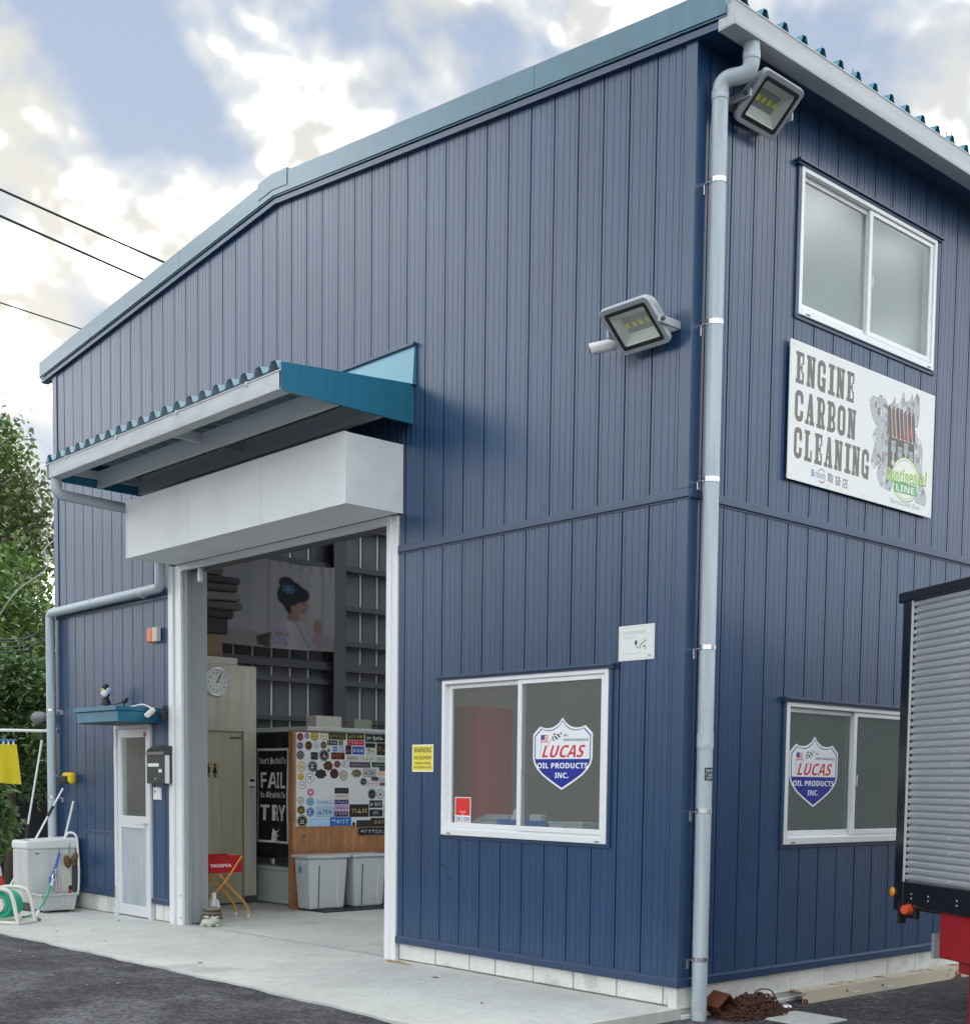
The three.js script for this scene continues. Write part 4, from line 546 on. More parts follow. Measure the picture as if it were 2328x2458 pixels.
{ // folding stool: orange tube legs, red fabric
  const s = thing('folding_stool', 'folding stool with red printed seat and orange tube legs inside the opening', 'stool', [-7.16, FY, -.68], undefined, 0);
  const or = phys({ color: lin(.75, .32, .02), roughness: .35, clearcoat: .4 }), r = .011;
  const leg = (sx, dir) => tube([V(sx, .02, dir * .30), V(sx, .10, dir * .29), V(sx, .20, dir * .22), V(sx, .42, 0), V(sx, .63, -dir * .16), V(sx, .68, -dir * .20)], r, 30, 10);
  for (const [x, d] of [[.16, 1], [-.16, 1], [.135, -1], [-.135, -1]]) { part('leg', leg(x, d), or, s); part('foot', cyl(.014, .03, x, .018, d * .30), M.white, s); }
  part('crossbar', merge([rod(V(-.16, .68, -.20), V(.16, .68, -.20), r), rod(V(-.135, .68, .20), V(.135, .68, .20), r), rod(V(-.16, .2, .22), V(.16, .2, .22), .007)]), or, s);
  const t = canvasTex(512, 256, (c) => { c.fillStyle = '#a8141c'; c.fillRect(0, 0, 512, 256); c.fillStyle = '#f2eef0'; c.font = 'bold 64px sans-serif'; c.save(); c.translate(20, 170); c.scale(1.15, 1); c.transform(1, 0, .2, 1, 0, 0); c.fillText('YKUSPEA', 20, 0); c.restore(); });
  const seat = []; const uv = [], idx = [], n = 16; for (let j = 0; j <= 1; j++) for (let i = 0; i <= n; i++) { const u = i / n; const z = -.205 + .41 * u, sag = -.05 * Math.sin(u * Math.PI); seat.push(-.15 + .3 * j, .69 + sag, z); uv.push(u, j); } for (let i = 0; i < n; i++) idx.push(i, i + 1, i + n + 1, i + 1, i + n + 2, i + n + 1);
  const g = new THREE.BufferGeometry(); g.setAttribute('position', new THREE.Float32BufferAttribute(seat, 3)); g.setAttribute('uv', new THREE.Float32BufferAttribute(uv, 2)); g.setIndex(idx); g.computeVertexNormals(); part('seat', g, std(lin(.42, .02, .03), .8, 0, { side: THREE.DoubleSide }), s);
  const flap = (x) => { const q = new THREE.PlaneGeometry(.42, .19); q.rotateY(Math.PI / 2); q.translate(x, .60, 0); return q; };
  part('side_flap', flap(.152), std(0xffffff, .8, 0, { map: t, side: THREE.DoubleSide }), s); part('side_flap', flap(-.152), std(0xffffff, .8, 0, { map: t, side: THREE.DoubleSide }), s);
}
{ // spray bottle and a black and cream ornament by the jamb
  const b = thing('cleaner_bottle', 'white plastic bottle with blue label on the floor behind the ornament', 'bottle', [-6.78, FY, -.41]);
  part('body', new THREE.LatheGeometry([[0, 0], [.062, 0], [.066, .02], [.066, .19], [.05, .235], [.024, .255], [.024, .275]].map(([x, y]) => new THREE.Vector2(x, y)), 24), std(lin(.72, .74, .74), .4), b); part('cap', cyl(.027, .04, 0, .295, 0), M.white, b); part('label', new THREE.CylinderGeometry(.067, .067, .055, 24, 1, true, 0, Math.PI).translate(0, .06, 0), std(lin(.04, .16, .55), .5), b);
  part('handle', tube([V(.04, .24, 0), V(.085, .23, 0), V(.075, .17, 0), V(.06, .13, 0)], .011, 16, 8), std(lin(.72, .74, .74), .4), b);
  const o = thing('frog_ornament', 'small squat cream and black patterned ornament on the floor by the jamb', 'ornament', [-6.40, slabY(-6.4), -.17]);
  const blob = (rx, ry, rz, x, y, z) => { const g = new THREE.SphereGeometry(1, 20, 14); g.scale(rx, ry, rz); g.translate(x, y, z); return g; };
  const cr = std(lin(.50, .50, .42), .5), dk = std(lin(.05, .045, .035), .5);
  part('body', merge([blob(.10, .075, .09, 0, .07, 0), blob(.082, .045, .075, .03, .045, .05)]), cr, o);
  part('back_shell', merge([blob(.10, .055, .095, -.02, .125, -.02), blob(.085, .03, .08, -.01, .17, -.02)]), std(lin(.20, .15, .10), .5), o);
  part('stripe', merge([0, 1, 2].map((i) => { const g = new THREE.TorusGeometry(.099 - i * .006, .009, 8, 30); g.rotateX(Math.PI / 2); g.translate(-.01, .085 + i * .04, -.01); return g; })), dk, o);
  for (const [x, z] of [[.08, .07], [.09, -.01], [0, .1], [-.07, .07]]) part('foot', merge([blob(.03, .016, .022, x, .014, z)]), cr, o); for (const z of [.02, .075]) part('eye', blob(.014, .014, .014, .075, .115, z - .01), dk, o);
}
// behind the office windows
{
  const cr = (x, w, m, label, dot) => { const c = thing('parts_crate', label, 'crate', [x, 1.085, -.165]); part('tub', merge([RB(w, .012, .22, 0, .006, 0, .003), RB(w, .13, .01, 0, .065, .105, .003), RB(w, .13, .01, 0, .065, -.105, .003), RB(.01, .13, .2, w / 2 - .005, .065, 0, .003), RB(.01, .13, .2, -w / 2 + .005, .065, 0, .003), RB(w + .02, .016, .01, 0, .125, .112, .004)]), m, c); part('emblem', (() => { const g = new THREE.CircleGeometry(.035, 20); g.translate(0, .065, .1115); return g; })(), std(lin(...dot), .6), c); };
  part('sill_shelf', BB(-2.5, -.66, 1.03, 1.084, -.42, -.09), M.white, garage);
  cr(-1.62, .5, M.blueP, 'blue plastic crate with white spot behind the frosted window', [.6, .7, .8]); cr(-1.13, .34, M.greyP, 'grey plastic crate with red spot behind the frosted window', [.6, .08, .08]);
  const pr = thing('card_printer', 'grey desktop machine with sloped top behind the window corner', 'machine', [-2.12, 1.085, -.21]); const g = shapeGeo([[-.12, 0], [.12, 0], [.12, .07], [-.10, .15], [-.12, .15]], .3, .006); g.rotateY(-Math.PI / 2); g.translate(.15, .005, 0); part('case', g, M.greyP, pr); part('vent', BB(-.1, .1, .11, .115, -.05, .04), M.darkGrey, pr);
  solo('white_mug', 'white box shaped container standing in the blue crate', 'container', RB(.13, .16, .06, 0, .08, 0, .01), M.white, [-1.52, 1.10, -.15]); solo('white_bottle', 'rounded white bottle standing in the blue crate', 'bottle', new THREE.LatheGeometry([[0, 0], [.05, 0], [.055, .1], [.03, .17], [.02, .2], [0, .2]].map(([x, y]) => new THREE.Vector2(x, y)), 20), M.white, [-1.75, 1.10, -.15]);
  const lk = thing('red_locker', 'tall red cabinet inside the office behind the frosted window', 'cabinet', [-2.62, .012, -.52]); part('body', RB(.42, 2.1, .36, 0, 1.05, 0, .01), std(lin(.72, .03, .04), .5), lk); part('door_gap', BB(-.002, .002, .1, 2.0, .18, .183), M.black, lk);
  part('window_shade', BB(-.105, -.10, WU[2] - .02, WU[3] + .02, -WU[1] - .02, -WU[0] + .02), std(lin(.66, .68, .68), .9), garage);
}
// ---------- things fixed to the outside walls ----------
function floodlight(name, label, pos, rotY, tilt, bracketSide) {
  const f = thing(name, label, 'floodlight', pos, 'LED floodlights on the walls', rotY);
  // local frame: z out of the wall; head leans so that its glass looks down and out
  const W = .42, H = .34, head = new THREE.Group(); head.name = 'lamp_head'; head.rotation.x = tilt; head.position.set(0, 0, .2); f.add(head);
  const rimShape = new THREE.Shape(); const rr2 = (s, w, h, r) => { s.moveTo(-w + r, -h); s.lineTo(w - r, -h); s.quadraticCurveTo(w, -h, w, -h + r); s.lineTo(w, h - r); s.quadraticCurveTo(w, h, w - r, h); s.lineTo(-w + r, h); s.quadraticCurveTo(-w, h, -w, h - r); s.lineTo(-w, -h + r); s.quadraticCurveTo(-w, -h, -w + r, -h); };
  const ringS = (w, h, r, t, d, b) => { const s = new THREE.Shape(); rr2(s, w, h, r); const ho = new THREE.Path(); rr2(ho, w - t, h - t, r * .7); s.holes.push(ho); return new THREE.ExtrudeGeometry(s, { depth: d, bevelEnabled: b > 0, bevelSize: b, bevelThickness: b, bevelSegments: 2 }); };
  const grey = std(lin(.42, .46, .49), .45, .2), rim = ringS(W / 2 - .006, H / 2 - .006, .035, .026, .026, .006); rim.translate(0, 0, -.026); part('housing', merge([rim, (() => { const s = new THREE.Shape(); rr2(s, W / 2 - .085, H / 2 - .085, .03); const g = new THREE.ExtrudeGeometry(s, { depth: .012, bevelEnabled: true, bevelSize: .05, bevelThickness: .03, bevelSegments: 3 }); g.translate(0, 0, -.099); return g; })(), ...range(-.10, .10, 8).map((x) => B(.006, .14, .014, x, 0, -.134))]), grey, head);
  const gas = ringS(W / 2 - .031, H / 2 - .031, .022, .026, .012, 0); gas.translate(0, 0, -.006); part('gasket', gas, M.black, head);
  // reflector tray: four sloping faces round a dark back plate with four LED chips
  const a = [W / 2 - .058, H / 2 - .058], b = [a[0] - .045, a[1] - .055], zb = -.05, quad = (p) => { const g = new THREE.BufferGeometry(); g.setAttribute('position', new THREE.Float32BufferAttribute([...p[0], ...p[1], ...p[2], ...p[0], ...p[2], ...p[3]], 3)); g.setAttribute('uv', new THREE.Float32BufferAttribute(new Float32Array(12), 2)); g.computeVertexNormals(); return g; };
  const O = [[-a[0], -a[1], 0], [a[0], -a[1], 0], [a[0], a[1], 0], [-a[0], a[1], 0]], I = [[-b[0], -b[1], zb], [b[0], -b[1], zb], [b[0], b[1], zb], [-b[0], b[1], zb]];
  part('reflector', merge([0, 1, 2, 3].map((i) => quad([O[i], O[(i + 1) % 4], I[(i + 1) % 4], I[i]]))), std(lin(.85, .86, .80), .35, .15, { side: THREE.DoubleSide }), head);
  part('back_plate', quad(I), std(lin(.40, .41, .40), .45, .1, { side: THREE.DoubleSide }), head);
  for (let i = 0; i < 4; i++) { part('led_chip', merge([B(.034, .034, .005, -.085 + i * .057, .0, zb + .004)]), std(lin(.92, .82, .10), .4), head); }
  part('lens', B(a[0] * 2, a[1] * 2, .004, 0, 0, -.003), M.clear, head);
  part('bracket', merge([RB(.016, .05, .22, W / 2 + .012, -.0, .11, .004), RB(.016, .05, .22, -W / 2 - .012, 0, .11, .004), RB(W + .04, .05, .008, 0, 0, .006, .003)]), grey, f);
  for (const s of [-1, 1]) part('knob', (() => { const g = cyl(.014, .02, 0, 0, 0, 12); g.rotateZ(Math.PI / 2); g.translate(s * (W / 2 + .026), 0, .19); return g; })(), M.darkGrey, f);
  return f;
}
floodlight('floodlight', 'square grey LED floodlight beside the small security camera', [-.31, 4.455, .0], 0, .86);
floodlight('floodlight', 'square grey LED floodlight under the eave by the downpipe bend', [0, 5.895, -.495], Math.PI / 2, .85);
{
  const c = thing('security_camera', 'small white bullet security camera beside the floodlight', 'camera', [-.56, 4.42, .0]);
  part('mount', merge([RB(.05, .075, .02, 0, 0, .01, .008), rod(V(0, -.005, .02), V(-.02, .01, .08), .014), (() => { const g = new THREE.SphereGeometry(.022, 16, 12); g.translate(-.02, .012, .085); return g; })()]), M.white, c);
  part('body', merge([rod(V(-.02, .012, .09), V(-.13, -.03, .22), .034, 20), rod(V(-.015, .018, .085), V(-.14, -.028, .235), .037, 20, .038)].slice(0, 1)), M.white, c); part('sunshield', (() => { const g = new THREE.CylinderGeometry(.038, .038, .16, 20, 1, true, 0, Math.PI); g.rotateX(Math.PI / 2); const q = new THREE.Quaternion().setFromUnitVectors(V(0, 0, 1), V(-.11, -.042, .13).normalize()); g.rotateZ(Math.PI / 2); g.applyQuaternion(q); g.translate(-.085, -.008, .165); return g; })(), std(lin(.78, .79, .78), .5, 0, { side: THREE.DoubleSide }), c);
  part('lens', rod(V(-.13, -.03, .22), V(-.133, -.031, .2235), .024, 18), M.blackGloss, c);
}
// --- writing ---
const fitText = (c, s, x, y, w, h, font, align = 'left') => { c.save(); c.font = `${font}`.replace('SZ', String(Math.round(h * 1.35))); const m = c.measureText(s); c.translate(x, y); c.scale(w / m.width, 1); c.textBaseline = 'alphabetic'; c.fillText(s, 0, 0); c.restore(); };
const strokes = (c, x, y, s, list) => { c.beginPath(); for (const l of list) l.forEach(([a, b], i) => i ? c.lineTo(x + a * s, y + b * s) : c.moveTo(x + a * s, y + b * s)); c.stroke(); };
{
  const t = canvasTex(2048, 1024, (c, w, h) => {
    c.fillStyle = '#eef1ef'; c.fillRect(0, 0, w, h); c.fillStyle = '#77756f'; c.strokeStyle = '#5d5b57';
    // tall slab-serif capitals drawn stroke by stroke
    const CW = 118, CH = 232, slab = (ch, x, y) => {
      const v = 46, hh = 30, P = (X, Y, W2, H2) => c.fillRect(x + X, y + Y, W2, H2), ser = (X, Y) => P(X - 14, Y, v + 28, hh);
      const diag = (x0, y0, x1, y1, wd) => { c.beginPath(); c.moveTo(x + x0, y + y0); c.lineTo(x + x0 + wd, y + y0); c.lineTo(x + x1 + wd, y + y1); c.lineTo(x + x1, y + y1); c.fill(); };
      const oval = (open) => { c.lineWidth = 40; c.strokeStyle = '#77756f'; c.beginPath(); const r = 30; c.moveTo(x + CW - 22, y + (open ? 88 : CH / 2)); c.lineTo(x + CW - 22, y + 50); c.quadraticCurveTo(x + CW - 22, y + 20, x + CW / 2, y + 20); c.quadraticCurveTo(x + 20, y + 20, x + 20, y + 60); c.lineTo(x + 20, y + CH - 60); c.quadraticCurveTo(x + 20, y + CH - 20, x + CW / 2, y + CH - 20); c.quadraticCurveTo(x + CW - 22, y + CH - 20, x + CW - 22, y + CH - 55); c.lineTo(x + CW - 22, y + (open ? CH - 85 : CH / 2)); c.stroke(); };
      if (ch === 'E' || ch === 'L') { P(14, 0, v, CH); ser(14, 0); ser(14, CH - hh); P(14, CH - hh, CW - 22, hh); P(CW - 28, CH - 88, 22, 88); if (ch === 'E') { P(14, 0, CW - 22, hh); P(CW - 28, 0, 22, 82); P(14, CH / 2 - 14, 74, 28); P(74, CH / 2 - 38, 18, 76); } else P(40, 0, 40, hh); }
      if (ch === 'N') { P(8, 0, 34, CH); P(CW - 38, 0, 32, CH); diag(8, 0, CW - 52, CH, 46); P(-2, 0, 60, hh); P(-2, CH - hh, 54, hh); P(CW - 54, 0, 58, hh); }
      if (ch === 'I') { P(26, 0, v + 6, CH); P(4, 0, v + 50, hh); P(4, CH - hh, v + 50, hh); }
      if (ch === 'C' || ch === 'G') { oval(true); P(CW - 30, 20, 18, 80); if (ch === 'G') { P(60, CH / 2 + 8, 60, 30); P(CW - 44, CH / 2 + 8, 38, 110); } }
      if (ch === 'O') oval(false);
      if (ch === 'A') { diag(46, 0, 6, CH, 26); diag(40, 0, CW - 50, CH, 46); P(30, CH * .62, 60, 26); P(-6, CH - hh, 50, hh); P(CW - 64, CH - hh, 66, hh); }
      if (ch === 'R' || ch === 'B') { P(14, 0, v, CH); P(0, 0, 74, hh); P(0, CH - hh, 70, hh); c.lineWidth = 34; c.strokeStyle = '#77756f'; c.beginPath(); c.moveTo(x + 50, y + 16); c.lineTo(x + 68, y + 16); c.quadraticCurveTo(x + CW - 18, y + 18, x + CW - 18, y + 72); c.quadraticCurveTo(x + CW - 18, y + 126, x + 60, y + 128); c.stroke(); if (ch === 'R') { diag(58, 128, CW - 40, CH, 40); P(CW - 46, CH - hh, 50, hh); } else { c.beginPath(); c.moveTo(x + 60, y + 130); c.quadraticCurveTo(x + CW - 14, y + 134, x + CW - 14, y + 190); c.quadraticCurveTo(x + CW - 14, y + CH - 16, x + 50, y + CH - 16); c.stroke(); } }
      return ch === 'I' ? CW + 6 : CW + 34;
    };
    const word = (s, y, x1) => { let x = 72; const W0 = [...s].reduce((a, q) => a + (q === 'I' ? CW + 6 : CW + 34), 0) - 30; c.save(); c.translate(72, y); c.scale((x1 - 72) / W0, 1); let X = 0; for (const ch of s) X += slab(ch, X, 0); c.restore(); };
    word('ENGINE', 74, 850); word('CARBON', 354, 880); word('CLEANING', 628, 1085);
    c.lineWidth = 10; c.strokeStyle = '#8a9aa6'; c.beginPath(); c.arc(440, 938, 50, 3.6, 5.6); c.stroke(); c.strokeStyle = '#c05a5a'; c.beginPath(); c.arc(440, 938, 50, .6, 2.4); c.stroke();
    c.fillStyle = '#3b6aa8'; fitText(c, 'B', 300, 960, 42, 54, 'bold SZpx sans-serif'); c.fillStyle = '#93a4b8'; fitText(c, 'rown', 342, 960, 150, 54, 'bold SZpx sans-serif');
    c.strokeStyle = '#66696c'; c.lineWidth = 8;
    const S = 74; // 取 扱 店
    strokes(c, 520, 898, S, [[[.02, .08], [.55, .08]], [[.12, .08], [.12, .78]], [[.44, .08], [.44, .98]], [[.12, .3], [.44, .3]], [[.12, .52], [.44, .52]], [[.0, .8], [.5, .7]], [[.55, .2], [.95, .2], [.85, .55], [.55, .98]], [[.6, .35], [.75, .7], [1, .98]]]);
    strokes(c, 620, 902, S, [[[.0, .28], [.36, .28]], [[.2, .02], [.2, .92], [.08, .85]], [[.0, .66], [.36, .54]], [[.42, .12], [.86, .12], [.74, .42], [.96, .42], [.8, .75], [.42, .98]], [[.55, .12], [.52, .6], [.36, .96]], [[.58, .5], [.74, .8], [1, .98]]]);
    strokes(c, 722, 905, S, [[[.5, .0], [.5, .14]], [[.1, .16], [.96, .16]], [[.1, .16], [.1, .6], [.0, .98]], [[.55, .26], [.55, .6]], [[.55, .4], [.88, .4]], [[.3, .62], [.86, .62], [.86, .94], [.3, .94], [.3, .62]]]);
    // cutaway engine: printed picture
    const poly = (p, f, s) => { c.beginPath(); p.forEach(([a, b], i) => i ? c.lineTo(a, b) : c.moveTo(a, b)); c.closePath(); if (f) { c.fillStyle = f; c.fill(); } if (s) { c.strokeStyle = s; c.lineWidth = 6; c.stroke(); } };
    poly([[1070, 240], [1110, 190], [1170, 200], [1230, 160], [1300, 190], [1330, 230], [1400, 190], [1430, 130], [1450, 200], [1520, 160], [1560, 70], [1585, 150], [1660, 120], [1690, 60], [1715, 120], [1760, 40], [1800, 60], [1810, 200], [1790, 300], [1740, 330], [1790, 400], [1850, 420], [1880, 500], [1870, 640], [1900, 760], [1960, 860], [1950, 940], [1800, 930], [1740, 800], [1480, 760], [1400, 900], [1260, 880], [1200, 800], [1230, 700], [1150, 760], [1110, 700], [1160, 560], [1120, 500], [1180, 420], [1130, 380], [1090, 320]], '#bfc3c6', '#9d99b8');
    c.save(); c.clip();
    const greys = ['#d9dcdc', '#a9adb0', '#8d9093', '#c4c7c8', '#77797c', '#e9ebea', '#9c9896', '#b5aca8'];
    for (let i = 0; i < 420; i++) { c.fillStyle = greys[Math.floor(rnd() * 8)]; c.globalAlpha = .8; const x = rr(1080, 1960), y = rr(60, 940), w2 = rr(8, 52), h2 = rr(8, 60); c.save(); c.translate(x, y); c.rotate(rr(-.5, .5)); if (rnd() < .3) { c.beginPath(); c.arc(0, 0, w2 * .5, 0, 7); c.fill(); c.strokeStyle = '#6c6e70'; c.lineWidth = 3; c.stroke(); } else c.fillRect(-w2 / 2, -h2 / 2, w2, h2); c.restore(); }
    c.globalAlpha = 1; c.fillStyle = '#7d6f6c'; c.fillRect(1330, 235, 420, 215); for (let i = 0; i < 7; i++) { c.save(); c.translate(1342 + i * 60, 215); c.rotate(-.14); c.fillStyle = ['#6f5f5d', '#86706c', '#5f5654'][i % 3]; c.fillRect(0, 0, 30, 250); c.fillStyle = '#e4e3df'; c.fillRect(33, 16, 8, 230); c.restore(); }
    c.fillStyle = '#b4564c'; for (const [x, y, w2, h2] of [[1655, 320, 40, 100], [1480, 425, 28, 30], [1590, 410, 28, 40], [1380, 520, 20, 140], [1712, 500, 16, 150], [1560, 700, 26, 24]]) c.fillRect(x, y, w2, h2);
    c.fillStyle = '#6d6663'; c.fillRect(1350, 462, 400, 256); for (const [x, y] of [[1400, 486], [1500, 520], [1590, 474], [1668, 530]]) { c.fillStyle = '#a8bcbe'; c.fillRect(x, y, 64, 90); c.fillStyle = '#7d9092'; c.fillRect(x, y + 22, 64, 6); c.fillRect(x, y + 38, 64, 6); c.fillStyle = '#d4d9d8'; c.fillRect(x + 22, y + 90, 20, 80); c.beginPath(); c.arc(x + 32, y + 178, 24, 0, 7); c.fill(); }
    c.restore();
    // oval emblem with script
    c.save(); c.translate(1630, 770); c.rotate(-.02); c.fillStyle = '#f2f5ea'; c.beginPath(); c.ellipse(0, 0, 210, 178, 0, 0, 7); c.fill(); c.lineWidth = 10; c.strokeStyle = '#97b46a'; c.beginPath(); c.ellipse(0, 0, 210, 178, 0, 0, 7); c.stroke(); c.lineWidth = 5; c.beginPath(); c.ellipse(0, 0, 186, 156, 0, 0, 7); c.stroke();
    c.fillStyle = '#74b47e'; c.fillRect(-176, 30, 352, 88); c.fillStyle = '#e8f2e6'; fitText(c, 'LINE', -150, 104, 300, 56, 'bold SZpx sans-serif'); c.save(); c.rotate(-.06); c.transform(1, 0, -.22, 1, 0, 0); c.fillStyle = '#5f8a44'; fitText(c, 'Continental', -308, 30, 640, 108, 'bold SZpx serif'); c.fillStyle = '#b9dd7c'; fitText(c, 'Continental', -314, 22, 640, 108, 'bold SZpx serif'); c.restore(); c.restore();
    c.save(); c.translate(1400, 988); c.transform(1, 0, -.2, 1, 0, 0); c.fillStyle = '#6f9484'; fitText(c, 'Matsubushi Base', 0, 0, 470, 40, 'SZpx serif'); c.restore();
  });
  const s = thing('engine_cleaning_sign', 'white board lettered ENGINE CARBON CLEANING with an engine picture', 'sign', [.028, 3.641, -1.021], undefined, Math.PI / 2);
  part('board', B(1.92, .951, .006, .96, .4755, 0), M.white, s); const p = new THREE.PlaneGeometry(1.918, .949); p.translate(.96, .4755, .0036); part('print', p, phys({ color: 0xffffff, roughness: .45, map: t }), s);
  for (const [x, y] of [[.04, .03], [.04, .92], [.5, .92], [.96, .92], [1.42, .92], [1.88, .92], [1.88, .03], [.5, .03], [.96, .03], [1.42, .03], [.02, .48], [1.9, .48]]) part('screw', cyl(.006, .004, 0, 0, 0, 8).rotateX(Math.PI / 2).translate(x, y, .005), M.alu, s);
  part('standoff', merge([[.04, .03], [1.88, .03], [.04, .92], [1.88, .92]].map(([x, y]) => cyl(.012, .028, 0, 0, 0, 8).rotateX(Math.PI / 2).translate(x, y, -.016))), M.alu, s);
}
function shieldSticker(pos, rotY, label) {
  const outline = [[.5, 1], [.44, .925], [.36, .875], [.27, .855], [.19, .862], [.118, .885], [.0, .775], [.0, .44], [.025, .36], [.08, .28], [.16, .205], [.3, .115], [.5, 0], [.7, .115], [.84, .205], [.92, .28], [.975, .36], [1, .44], [1, .775], [.882, .885], [.81, .862], [.73, .855], [.64, .875], [.56, .925]];
  const Wd = .607, Hd = .519, key = 'shield';
  if (!shieldSticker.t) shieldSticker.t = canvasTex(1024, 1024, (c, w) => {
    const P = (k, f) => { c.beginPath(); outline.forEach(([x, y], i) => { const X = 512 + (x - .5) * 1024 * k[0], Y = 512 - (y - .5) * 1024 * k[1] + k[2]; i ? c.lineTo(X, Y) : c.moveTo(X, Y); }); c.closePath(); c.fillStyle = f; c.fill(); };
    c.fillStyle = '#eef2f4'; c.fillRect(0, 0, w, w); P([.945, .935, 4], '#1f2f8e'); P([.915, .905, 5], '#e9edf2');
    c.save(); c.beginPath(); c.rect(0, 592, w, 500); c.clip(); P([.93, .92, 5], '#1c2c92'); c.restore(); c.fillStyle = '#1a2580'; c.fillRect(36, 586, 952, 8);
    // two small flags on poles
    c.strokeStyle = '#555'; c.lineWidth = 5; c.beginPath(); c.moveTo(140, 250); c.lineTo(132, 545); c.moveTo(372, 212); c.lineTo(262, 400); c.stroke(); c.fillStyle = '#d6584a'; for (let i = 0; i < 4; i++) { c.beginPath(); c.moveTo(140, 250 + i * 30); c.quadraticCurveTo(210, 230 + i * 30, 270, 252 + i * 30); c.lineTo(268, 267 + i * 30); c.quadraticCurveTo(210, 246 + i * 30, 140, 266 + i * 30); c.fill(); } c.fillStyle = '#35418c'; c.fillRect(140, 240, 62, 66);
    c.fillStyle = '#15161a'; for (let i = 0; i < 5; i++) for (let j = 0; j < 4; j++) if ((i + j) % 2 === 0) { c.beginPath(); const x = 362 + i * 28 - j * 13, y = 222 + j * 24 + 10 * Math.sin(i * 1.3); c.rect(x, y, 27, 23); c.fill(); }
    c.fillStyle = '#33353a'; c.font = 'bold 50px sans-serif'; fitText(c, 'HI-', 532, 268, 78, 34, 'bold SZpx sans-serif'); fitText(c, 'PERFORMANCE', 532, 336, 424, 36, 'bold SZpx sans-serif');
    c.save(); c.translate(128, 562); c.transform(1, 0, -.34, 1, 0, 0); c.fillStyle = '#cf2a30'; fitText(c, 'LUCAS', 8, 0, 730, 176, 'bold SZpx sans-serif'); c.restore();
    c.fillStyle = '#f0f3f8'; fitText(c, 'OIL PRODUCTS', 72, 718, 880, 80, 'bold SZpx sans-serif'); fitText(c, 'INC.', 388, 856, 244, 80, 'bold SZpx sans-serif');
  });
  const g = shapeGeo(outline.map(([x, y]) => [(x - .5) * Wd, (y - .5) * Hd]), .0015); planarUV(g, -Wd / 2, Wd / 2, -Hd / 2, Hd / 2);
  const s = solo('shield_sticker', label, 'sticker', g, phys({ color: 0xffffff, roughness: .35, map: shieldSticker.t }), pos, undefined); s.rotation.y = rotY; return s;
}
shieldSticker([-1.117, 1.709, .0], 0, 'red white and blue shield sticker on the window beside the shutter opening');
shieldSticker([-.0265, 1.606, -1.528], Math.PI / 2, 'red white and blue shield sticker on the window beside the truck');
